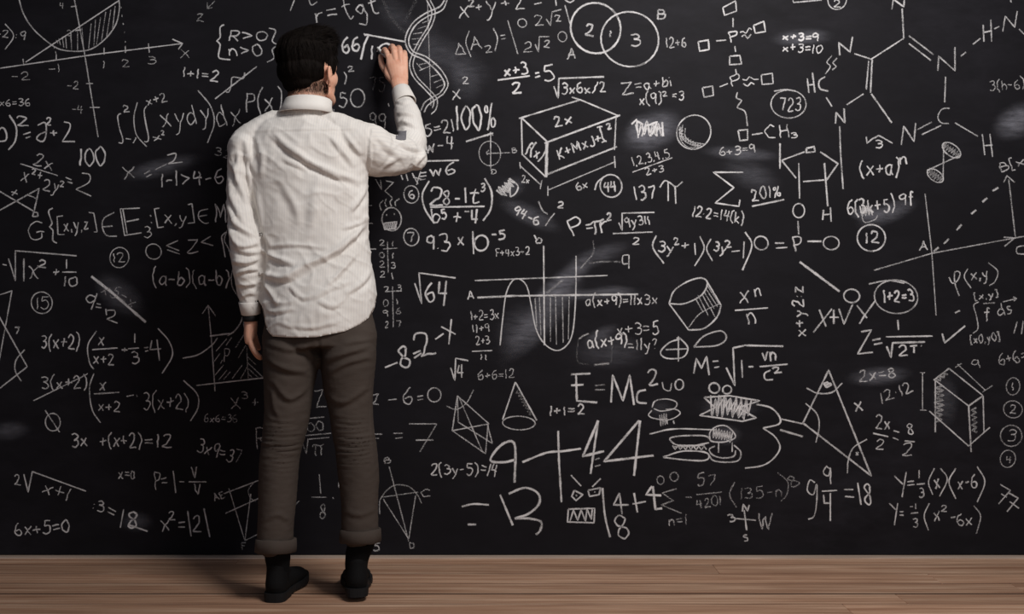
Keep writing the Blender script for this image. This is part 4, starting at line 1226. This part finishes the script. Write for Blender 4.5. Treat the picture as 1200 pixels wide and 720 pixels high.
def add_locks(n, V, F):
    for _ in range(n):
        p, nn = hv[rng.integers(len(hv))]; l = HMi @ p
        up = l.z > .055 or l.y > .05
        flow = HR @ (Vector((.12+.5*l.x*4, .9, .10)) if (l.z > .085) else Vector((.25*math.copysign(1, l.x) if abs(l.x) > .05 else .1, .15, -1)))
        flow = (flow-nn*flow.dot(nn)); flow.normalize()
        if l.z > -.0 and l.z <= .085: flow = (flow*-1 if rng.random() < .0 else flow)
        side = nn.cross(flow).normalized(); ln = (.034 if l.z > .05 else .020 if l.z > -.02 else .010)*rng.uniform(.6, 1.2); wd = .0009 if l.z > -.02 else .0005
        sw = rng.uniform(-.25, .25); lift = (.0035 if l.z > .06 else .0016 if l.z > -.02 else .0008)*rng.uniform(.3, 1.2); base = len(V)
        for k in range(5):
            t = k/4; q = p+flow*ln*t+side*sw*ln*t*t+nn*(lift*math.sin(t*2.3)*1.0-.0006-(ln*t)**2*5.5)
            ww = wd*(1-.8*t); V.append(q-side*ww); V.append(q+nn*ww*.7); V.append(q+side*ww)
        for k in range(4):
            a_ = base+k*3; F += [(a_, a_+1, a_+4, a_+3), (a_+1, a_+2, a_+5, a_+4)]
V, F = [], []; add_locks(9000, V, F)
# cropped fade over the nape and behind the ears, growing straight from the skin
sk = [(v.co.copy(), v.normal.copy()) for v in body.data.vertices if (v.co-HC).length < .16]
sk = [(p, n_, HMi @ p) for p, n_ in sk]; sk = [q for q in sk if q[2].y < .012 and -.105 < q[2].z < -.035 and abs(q[2].x) < .075]
for _ in range(16000):
    p, nn, l = sk[rng.integers(len(sk))]; dens = min(1, max(0, (l.z+.100)/.034))**1.9
    if rng.random() > dens: continue
    flow = HR @ Vector((rng.uniform(-.3, .3), -.1, -1)); flow = (flow-nn*flow.dot(nn)).normalized(); side = nn.cross(flow).normalized()
    p = p+side*rng.uniform(-.0016, .0016)+flow*rng.uniform(-.0016, .0016); ln = .0025+.0030*dens; base = len(V)
    for k in range(3):
        t = k/2; q = p+flow*ln*t+nn*(.0002+.0004*t); ww = .00020*(1-.7*t); V.append(q-side*ww); V.append(q+side*ww)
    for k in range(2): a_ = base+k*2; F.append((a_, a_+1, a_+3, a_+2))
me = bpy.data.meshes.new('hair_locks'); me.from_pydata([tuple(v) for v in V], [], F); smooth(me)
obj('locks', me, m_hair, hair, kind='stuff')
# ---- shirt
bm = bmesh.new()
TR = [  # py, left, right, y centre, half depth
    (140, 332, 386, -.435, .060), (152, 300, 414, -.44, .082), (166, 288, 424, -.44, .098), (185, 285, 430, -.435, .112), (210, 287, 431, -.43, .120), (240, 290, 432, -.43, .124),
    (270, 293, 431, -.435, .122), (300, 300, 434, -.445, .122), (325, 302, 437, -.455, .126), (350, 303, 441, -.465, .132), (375, 305, 440, -.475, .138), (405, 307, 438, -.48, .140)]
def torso_pts(T, grow=0):
    pts, rad = [], []
    for py, l, r, y, dp in T:
        p = P((l+r)/2, py, y); pts.append(p); rad.append(((r-l)/2*(y-CAM_Y)/FOC+grow, dp+grow))
    return pts, rad
pts, rad = torso_pts(TR)
tube(bm, pts, rad, seg=40, sub=3)
# shoulders
tube(bm, [P(352, 138, -.44), P(318, 146, -.445), P(293, 162, -.455), P(286, 176, -.46)], [.030, .040, .047, .050], seg=20)
tube(bm, [P(362, 140, -.44), P(396, 150, -.44), P(420, 166, -.43), P(436, 174, -.41)], [.030, .047, .070, .074], seg=20)
AL = [P(287, 172, -.46), P(284, 200, -.47), P(281.5, 235, -.485), P(285, 268, -.50), P(288, 292, -.505), P(290, 320, -.50), P(292, 342, -.49), P(293.6, 358, -.483)]
RL = [.052, .048, .044, .052, .053, .045, .0375, .031]
tube(bm, AL, [(r*.94, r*1.12) for r in RL], seg=24)
AR = [P(415, 172, -.425), P(437, 178, -.39), P(457, 182, -.34), P(473, 180, -.29), P(482, 166, -.255), P(480, 146, -.225), P(476, 128, -.19), P(472, 116, -.168)]
RR = [.078, .077, .070, .061, .052, .047, .040, .0300]
tube(bm, AR, RR, ref=(0, 1, 0), seg=24, sub=5)
ball(bm, P(487, 186, -.285), .040)
shirt_me = fuse(bm, 0.0044, 4, 0.5)
TORSO_FOLDS = [
    ([(318, 153), (345, 178), (385, 200), (425, 214)], .0075, 4.5), ([(330, 186), (350, 194), (362, 200)], .003, 3),
    ([(346, 312), (374, 304), (400, 290), (428, 262), (434, 243)], .008, 4.2), ([(300, 318), (330, 326), (350, 317), (374, 306)], .008, 5),
    ([(304, 290), (318, 300), (346, 310)], .006, 4), ([(306, 325), (316, 342), (326, 358)], .006, 4), ([(380, 338), (400, 318), (418, 296)], .005, 3.6), ([(362, 352), (392, 336), (412, 330)], .003, 3.5),
    ([(298, 268), (308, 278), (318, 288)], .004, 3.5), ([(405, 345), (425, 330), (436, 312)], .0045, 3.5), ([(408, 250), (422, 232), (431, 216)], .005, 3.6), ([(400, 268), (420, 262), (433, 252)], .004, 3),
    ([(311, 362), (320, 366), (345, 362)], .003, 3), ([(330, 380), (365, 384), (400, 376)], .0025, 3), ([(287, 165), (294, 190), (303, 206)], .005, 4), ([(300, 160), (308, 186), (306, 210)], .004, 4),
    ([(400, 152), (412, 168), (424, 182)], .005, 3.6), ([(388, 160), (404, 180), (416, 196)], .004, 3.6), ([(325, 207), (345, 240), (352, 270)], .003, 6), ([(370, 210), (368, 250), (362, 280)], .0028, 7), ([(300, 225), (306, 250), (303, 272)], .004, 4),
    ([(372, 352), (390, 360), (404, 350)], .003, 3), ([(340, 336), (356, 350), (366, 344)], .003, 3)]
ARM_FOLDS = [
    ([(272, 190), (280, 215), (290, 240)], .005, 3), ([(268, 205), (273, 235), (286, 262)], .005, 3), ([(266, 235), (276, 262), (300, 278)], .006, 3.2), ([(266, 262), (280, 288), (306, 284)], .007, 3.2),
    ([(268, 285), (282, 294), (306, 296)], .006, 3), ([(272, 306), (288, 308), (304, 302)], .006, 3), ([(275, 322), (290, 316), (304, 316)], .005, 2.6), ([(276, 334), (292, 334), (304, 330)], .0045, 2.6), ([(280, 350), (292, 344), (303, 346)], .003, 2.4), ([(282, 360), (292, 364), (302, 358)], .002, 2),
    ([(281, 178), (276, 205), (280, 230)], .004, 3), ([(283, 168), (290, 200), (294, 228)], .004, 2.6),
    # raised arm
    ([(464, 153), (474, 162), (488, 172)], .007, 2.6), ([(466, 163), (478, 172), (494, 176)], .006, 3), ([(465, 134), (474, 132), (488, 136)], .004, 2.4), ([(464, 146), (474, 142), (490, 150)], .005, 2.6), ([(490, 196), (494, 186), (499, 180)], .005, 2.4), ([(484, 200), (489, 190), (494, 184)], .004, 2.4),
    ([(444, 160), (460, 178), (476, 186)], .004, 4), ([(440, 206), (452, 192), (470, 184)], .004, 4), ([(432, 196), (452, 202), (486, 196)], .004, 3), ([(436, 150), (434, 176), (434, 204)], .0035, 2.0), ([(463, 118), (472, 121), (482, 117)], .002, 2)]
folds(shirt_me, [(p, a_*1.45, w_*.85) for p, a_, w_ in TORSO_FOLDS]); folds(shirt_me, [(p, a_*1.4, w_*.9) for p, a_, w_ in ARM_FOLDS])
folds(shirt_me, [([(292, 154), (330, 152), (370, 152), (420, 151)], .0016, 1.4), ([(283, 164), (287, 195), (294, 235), (303, 268), (309, 290), (306, 320), (305, 360)], -.013, 3.0), ([(310, 289), (345, 287), (385, 291)], .004, 2.4), ([(434, 150), (437, 180), (434, 206)], -.0026, 1.8)])
rumple(shirt_me, .0060, 13, (1, 1, .6), 3.1); rumple(shirt_me, .0013, 46, (1, 1, 1.2), 8.2); creases(shirt_me, .0045, 11, (1, 1, 1.1), 2.7); creases(shirt_me, .0025, 24, (1, 1, 1.0), 9.1)
# stripe coordinate
a = co(shirt_me)
def arm_coord(a, path, rad):
    best = np.full(len(a), 9.0); u = np.zeros(len(a)); tlen = np.zeros(len(a)); acc = 0
    for p, q, r0, r1 in zip(path[:-1], path[1:], rad[:-1], rad[1:]):
        p_, q_ = np.array(p), np.array(q); d = q_-p_; t = np.clip(((a-p_)@d)/(d@d), 0, 1); e = a-p_-t[:, None]*d; dist = np.linalg.norm(e, axis=1)
        dn = d/np.linalg.norm(d); ref = np.array((0, -1, .0)); ref = ref-dn*(ref@dn); ref /= np.linalg.norm(ref); s2 = np.cross(dn, ref)
        ang = np.arctan2(e@s2, e@ref); rr = r0+(r1-r0)*t; sc = dist-rr
        m = dist/rr < best; best[m] = (dist/rr)[m]; u[m] = (ang*.046)[m]; tlen[m] = acc+(t*np.linalg.norm(d))[m]; acc += np.linalg.norm(d)
    return best, u, tlen
bl, ul, _ = arm_coord(a, AL[1:], RL[1:]); br, ur, _ = arm_coord(a, AR[1:], RR[1:])
px, py = topx(a); su = a[:, 0].copy()
m = (bl < 1.45) & (px < 291+np.clip((py-170)*.12, 0, 16)) & (py > 160); su[m] = ul[m]
m2 = (br < 1.5) & (px > 435); su[m2] = ur[m2]
# open the bottom along the curved tail
bm = bmesh.new(); bm.from_mesh(shirt_me); bm.verts.ensure_lookup_table()
for i, v in enumerate(bm.verts): v.index = i
hx = np.array([300, 305, 308, 313, 320, 345, 373, 405, 420, 430, 437, 440, 446]); hy = np.array([352, 362, 378, 389, 394.5, 395.5, 395, 388.5, 381, 373, 361, 348, 344])
lay = bm.verts.layers.float.new('su')
for i, v in enumerate(bm.verts): v[lay] = su[i]
def hemlim(v):
    d = (-.58-CAM_Y)/FOC if v.co.y < -.50 else (-.47-CAM_Y)/FOC; d = ((-.58 if v.co.y < -.54 else -.47+(-.11)*max(0, min(1, (-v.co.y-.45)/.09)))-CAM_Y)/FOC; x = v.co.x/d+600; return CAM_Z+(360-np.interp(x, hx, hy))*d
core = [v for v in bm.verts if v.co.z < 1.05 and v.co.x > P(304, 360, -.47).x-.02 and v.co.z < hemlim(v)]
arm_ok = set()
bmesh.ops.delete(bm, geom=[v for v in core if not (bl[v.index] < 1.3 and v.co.x < P(303, 360, -.48).x)], context='VERTS')
for v in bm.verts:
    if v.is_boundary and v.co.z < 1.0: v.co.z = hemlim(v)
# remove loose scraps below
shirt = obj('shirt', bm, m_shirt, man); smooth(shirt.data)
so = shirt.modifiers.new('cloth', 'SOLIDIFY'); so.thickness = .003; so.offset = -1
# collar: standing band with the leaf folded over it
def band(rings, name, m, parent, close=True, seg=40, a0=0, a1=2*math.pi, flip=False):
    """rings: (centre, ru, rv, tilt) stacked profile revolved round an ellipse"""
    bm = bmesh.new(); R = []
    for c, ru, rv, tz in rings:
        R.append([bm.verts.new(Vector(c)+Vector((ru*math.sin(t), -rv*math.cos(t), tz*math.cos(t)))) for t in (a0+(a1-a0)*i/seg for i in range(seg+(0 if close else 1)))])
    n = len(R)
    for k in range(n):
        r0, r1 = R[k], R[(k+1) % n]
        for i in range(seg if close else seg):
            j = (i+1) % len(r0); bm.faces.new((r0[i], r0[j], r1[j], r1[i]))
    if not close: bm.faces.new([r[0] for r in R]); bm.faces.new([r[-1] for r in R][::-1])
    bmesh.ops.recalc_face_normals(bm, faces=bm.faces[:])
    o = obj(name, bm, m, parent); smooth(o.data); attr(o.data, 'su', [0.0]*len(o.data.vertices)); return o
ct, cb = P(361.5, 118.5, -.43), P(358, 132.5, -.44)
band([(ct, .0705, .068, .006), (ct+Vector((0, 0, .0022)), .073, .0705, .006), (ct+Vector((0, 0, -.001)), .0755, .073, .006), ((ct+cb)/2, .079, .0765, .002), (cb, .0885, .0885, -.002), (cb+Vector((0, 0, -.0015)), .083, .084, -.002), ((ct+cb)/2, .0755, .073, .002)], 'collar', m_shirt, shirt, seg=48, close=False, a0=-2.85, a1=2.85)
# cuffs
def cuff(name, pts, rr, m, parent, th=.0022, seg=28, ref=(0, 1, 0), su=True):
    bm = bmesh.new(); rings = []; ref = Vector(ref)
    prof = [(0, 0), (0.05, th), (0.5, th*1.1), (0.95, th), (1, 0), (0.95, -th), (.05, -th)]
    p, q = pts; t = (q-p).normalized(); u = (ref-t*ref.dot(t)).normalized(); v = t.cross(u)
    for s_, o_ in prof:
        c = p.lerp(q, s_); ra = rr[0][0]+(rr[1][0]-rr[0][0])*s_+o_; rb = rr[0][1]+(rr[1][1]-rr[0][1])*s_+o_
        rings.append([bm.verts.new(c+u*ra*math.cos(a_)+v*rb*math.sin(a_)) for a_ in (2*math.pi*i/seg for i in range(seg))])
    for k in range(len(rings)):
        r0, r1 = rings[k], rings[(k+1) % len(rings)]
        for i in range(seg): bm.faces.new((r0[i], r0[(i+1) % seg], r1[(i+1) % seg], r1[i]))
    bmesh.ops.recalc_face_normals(bm, faces=bm.faces[:])
    o = obj(name, bm, m, parent); smooth(o.data)
    if su: attr(o.data, 'su', [0.0]*len(o.data.vertices))
    return o
cr = cuff('cuff', (P(475, 121, -.178), P(469.5, 105, -.148)), ((.0385, .038), (.030, .0300)), m_shirt, shirt)
cl = cuff('cuff', (P(293, 353, -.485), P(294.2, 368.5, -.4775)), ((.040, .034), (.033, .0275)), m_shirt, shirt)
bm = bmesh.new(); bmesh.ops.create_cone(bm, cap_ends=True, segments=14, radius1=.0048, radius2=.0048, depth=.0018, matrix=Matrix.Translation(P(287.2, 364, -.500)) @ Matrix.Rotation(math.radians(60), 4, 'Y') @ Matrix.Rotation(math.pi/2, 4, 'X')); obj('button', bm, m_button, cl)
# grey patch inside the elbow
bm = bmesh.new()
g = [(464.5, 153), (470, 152), (476, 155), (475.5, 162), (470, 163.5), (464, 161)]
from mathutils.bvhtree import BVHTree
bvh = BVHTree.FromPolygons([v.co.copy() for v in shirt.data.vertices], [tuple(p.vertices) for p in shirt.data.polygons])
eye_pt = Vector((0, CAM_Y, CAM_Z)); G0 = []
for gx in range(9):
    row = []
    for gy in range(9):
        u, v_ = gx/8, gy/8; sx = 464+12*u+(-1.0*(v_-.5)); sy = 152.5+10.5*v_+1.6*math.sin(u*2.5)
        dr = (P(sx, sy, -.3)-eye_pt).normalized(); h = bvh.ray_cast(eye_pt, dr)
        row.append(bm.verts.new((h[0]+h[1]*.0012) if h[0] else P(sx, sy, -.25)))
    G0.append(row)
for i in range(8):
    for j in range(8): bm.faces.new((G0[i][j], G0[i+1][j], G0[i+1][j+1], G0[i][j+1]))
pt = obj('patch', bm, m_patch, shirt, 'dark grey patch on the inner elbow of the raised sleeve'); smooth(pt.data)
so = pt.modifiers.new('cloth', 'SOLIDIFY'); so.thickness = .0012; so.offset = 0
bd = cuff('wristband', (P(293.8, 368.8, -.478), P(294.2, 376.4, -.4765)), ((.0300, .0252), (.0300, .0248)), m_band, man, .0018, su=False); bd['label'] = 'black band on the left wrist'
# ---- trousers
def leg_rings(T): 
    pts, rad = [], []
    for py, l, r, y, dp in T: pts.append(P((l+r)/2, py, y)); rad.append(((r-l)/2*(y-CAM_Y)/FOC, dp))
    return pts, rad
LL = [(412, 309, 373, -.502, .105), (425, 309, 373.5, -.505, .104), (453, 310, 367, -.515, .094), (482, 311, 362.5, -.525, .082), (505, 308, 358, -.535, .075), (530, 306, 352, -.545, .072), (560, 304, 348.5, -.558, .069), (607, 302, 345, -.575, .066), (636, 302, 343, -.582, .064)]
RLg = [(412, 375, 441, -.498, .105), (425, 375.5, 441, -.50, .104), (453, 379, 438.5, -.505, .094), (482, 386, 437, -.512, .082), (505, 389, 438.5, -.52, .075), (530, 394, 442, -.53, .072), (560, 397, 444, -.54, .069), (587, 399, 444, -.55, .067), (624, 401, 443.5, -.56, .065)]
bm = bmesh.new()
for T in (LL, RLg):
    p_, r_ = leg_rings(T); tube(bm, p_, r_, seg=32, sub=4, caps=True)
p_, r_ = leg_rings([(352, 318, 430, -.485, .090), (372, 313, 436, -.486, .104), (392, 308, 441, -.490, .117), (410, 309, 441, -.495, .110)]); tube(bm, p_, r_, seg=40, sub=3, caps=False)
trou_me = fuse(bm, 0.0052, 3, 0.5)
tf = []
for (l, r, y0) in ((306, 356, 492), (389, 440, 488)):
    k = 0
    for yy in np.arange(y0, y0+62, 5.2):
        k += 1; dx = random.uniform(-4, 4); s_ = random.uniform(-2.5, 2.5); a_ = .0062*math.exp(-((yy-y0-26)/30)**2)*random.uniform(.6, 1.2)
        tf.append(([(l+random.uniform(-6, 10), yy+s_), ((l+r)/2+dx, yy+3.2+random.uniform(-1, 1)), (r+random.uniform(-10, 6), yy-s_*.6)], a_, 1.5))
tf += [([(312, 420), (332, 432), (360, 436)], .007, 3.6), ([(318, 445), (340, 468), (365, 450)], .006, 3.5), ([(382, 462), (402, 472), (432, 452)], .005, 3.5), ([(378, 424), (400, 416), (436, 404)], .007, 3.4), ([(384, 438), (410, 424), (438, 418)], .005, 3),
       ([(345, 404), (362, 412), (373, 428)], .006, 3), ([(373, 396), (374, 412), (375, 430)], -.007, 2.0), ([(312, 402), (340, 410), (366, 404)], .005, 3), ([(318, 456), (322, 480), (330, 492)], .004, 3), ([(402, 404), (420, 400), (438, 398)], .005, 3),
       ([(308, 610), (325, 604), (342, 612)], .003, 3), ([(402, 598), (422, 604), (443, 596)], .003, 3), ([(436, 430), (435, 500), (440, 560)], .0018, 1.0)]
folds(trou_me, tf); rumple(trou_me, .004, 14, (1, 1, .6), 5.5); rumple(trou_me, .0012, 60, (.6, .6, 2), 1.5)
trousers = obj('trousers', trou_me, m_trou, man)
c1 = cuff('trouser_cuff', (P(323, 631, -.580), P(322.5, 647, -.584)), ((.068, .0575), (.069, .0585)), m_trou, trousers, .0045, 36, su=False)
c2 = cuff('trouser_cuff', (P(422.3, 619.5, -.558), P(422.3, 635.5, -.561)), ((.069, .0600), (.070, .0605)), m_trou, trousers, .0045, 36, su=False)
for c_ in (c1, c2): rumple(c_.data, .004, 22, (1, 1, .5), 2)
# ---- socks and shoes
def shoe(heel, yaw, pitch, side):
    M = Matrix.Translation(heel) @ Matrix.Rotation(yaw, 4, 'Z') @ Matrix.Rotation(pitch, 4, 'X')
    # local: heel back at y=0, toe at y=.29, sole bottom z=0
    out = [(0, .000), (.020, .003), (.031, .018), (.034, .045), (.033, .085), (.036, .130), (.046, .175), (.051, .205), (.048, .240), (.034, .272), (.014, .288), (0, .290)]
    s = side
    pts2 = [(x*(1.0 if True else 1), y) for x, y in out]+[(-x*(.92 if .1 < y < .26 else 1), y) for x, y in out[-2:0:-1]]
    def plate(z0, z1, y0, y1, sc=1.0, seg=44):
        bm = bmesh.new(); P2 = [p for p in catmull(pts2, closed=True, step=.012)][:-1]
        P2 = [p for p in P2]; ring0, ring1, ring2 = [], [], []
        for p in P2:
            x, y = p[0]*s*sc, min(max(p[1], y0), y1); x = x if y1 > .2 else max(-.034, min(.034, x)); lift = .012*max(0, (y-.2)/.09)**2
            ring0.append(bm.verts.new(M @ Vector((x*.985, y, z0+lift)))); ring1.append(bm.verts.new(M @ Vector((x, y, (z0+z1)/2+lift)))); ring2.append(bm.verts.new(M @ Vector((x*.985, y, z1+lift))))
        k = len(P2)
        for r0, r1 in ((ring0, ring1), (ring1, ring2)):
            for i in range(k): bm.faces.new((r0[i], r0[(i+1) % k], r1[(i+1) % k], r1[i]))
        bm.faces.new(ring0[::-1]); bm.faces.new(ring2); bmesh.ops.remove_doubles(bm, verts=bm.verts[:], dist=1e-5); bmesh.ops.recalc_face_normals(bm, faces=bm.faces[:]); return bm
    bm = bmesh.new()
    T = [((0, .036, .042), .033, .040), ((0, .090, .045), .033, .040), ((0, .140, .042), .037, .036), ((.002*s, .190, .036), .045, .026), ((.002*s, .235, .034), .044, .022), ((0, .262, .034), .031, .017)]
    tube(bm, [M @ Vector(t[0]) for t in T], [(t[1], t[2]) for t in T], ref=tuple(M.to_3x3() @ Vector((1, 0, 0))), seg=24)
    tube(bm, [M @ Vector((0, .040, .045)), M @ Vector((0, .050, .080)), M @ Vector((0, .054, .100))], [(.034, .040), (.033, .042), (.034, .044)], ref=tuple(M.to_3x3() @ Vector((1, 0, 0))), seg=24)
    tube(bm, [M @ Vector((0, .07, .085)), M @ Vector((0, .12, .070)), M @ Vector((0, .165, .052))], [(.024, .014), (.026, .016), (.028, .014)], ref=tuple(M.to_3x3() @ Vector((1, 0, 0))), seg=16)
    me = fuse(bm, .0035, 3, .5)
    up = obj('shoe', me, m_shoe, man)
    bm = plate(.006, .026, -.003, .3, 1.06); so_ = obj('sole', bm, m_sole, up)
    bm = plate(0, .012, -.002, .085, 1.03); obj('heel', bm, m_sole, up)
    for i in range(5):
        y = .092+i*.017; z = .083-i*.0068+.006
        bm = bmesh.new(); tube(bm, [M @ Vector((-.020, y-.004, z-.007)), M @ Vector((0, y, z+.002)), M @ Vector((.020, y+.004, z-.007))], [.0017]*3, seg=8); l_ = obj('lace', bm, m_band, up); smooth(l_.data)
    if side > 0:
        bm = bmesh.new(); tube(bm, [M @ Vector((.022, .090, .082)), M @ Vector((.040, .080, .062)), M @ Vector((.043, .078, .034))], [.0018]*3, seg=8); l_ = obj('lace', bm, m_band, up); smooth(l_.data)
    return M
ML = shoe(P(319.5, 707, -.632)*1.0, math.radians(-5), 0, -1)
hl = P(418.5, 706, -.628); hl.z = .016
MR = shoe(hl, math.radians(9), math.radians(-3.2), 1)
for M, top in ((ML, P(325, 642, -.585)), (MR, P(424.5, 632, -.563))):
    bm = bmesh.new(); tube(bm, [M @ Vector((0, .056, .060)), M @ Vector((0, .056, .105)), top], [(.034, .043), (.036, .043), (.043, .045)], seg=24)
    so_ = obj('sock', bm, m_sock, man); smooth(so_.data); rumple(so_.data, .002, 50)
# ---- the chalk in the hand
bm = bmesh.new(); tube(bm, [P(443.0, 56.5, -.003), P(451.5, 66.0, -.052)], [.0050, .0052], seg=14)
stick = obj('chalk_stick', bm, m_stick, None, "white stick of chalk held in the person's raised right hand", 'chalk'); smooth(stick.data)
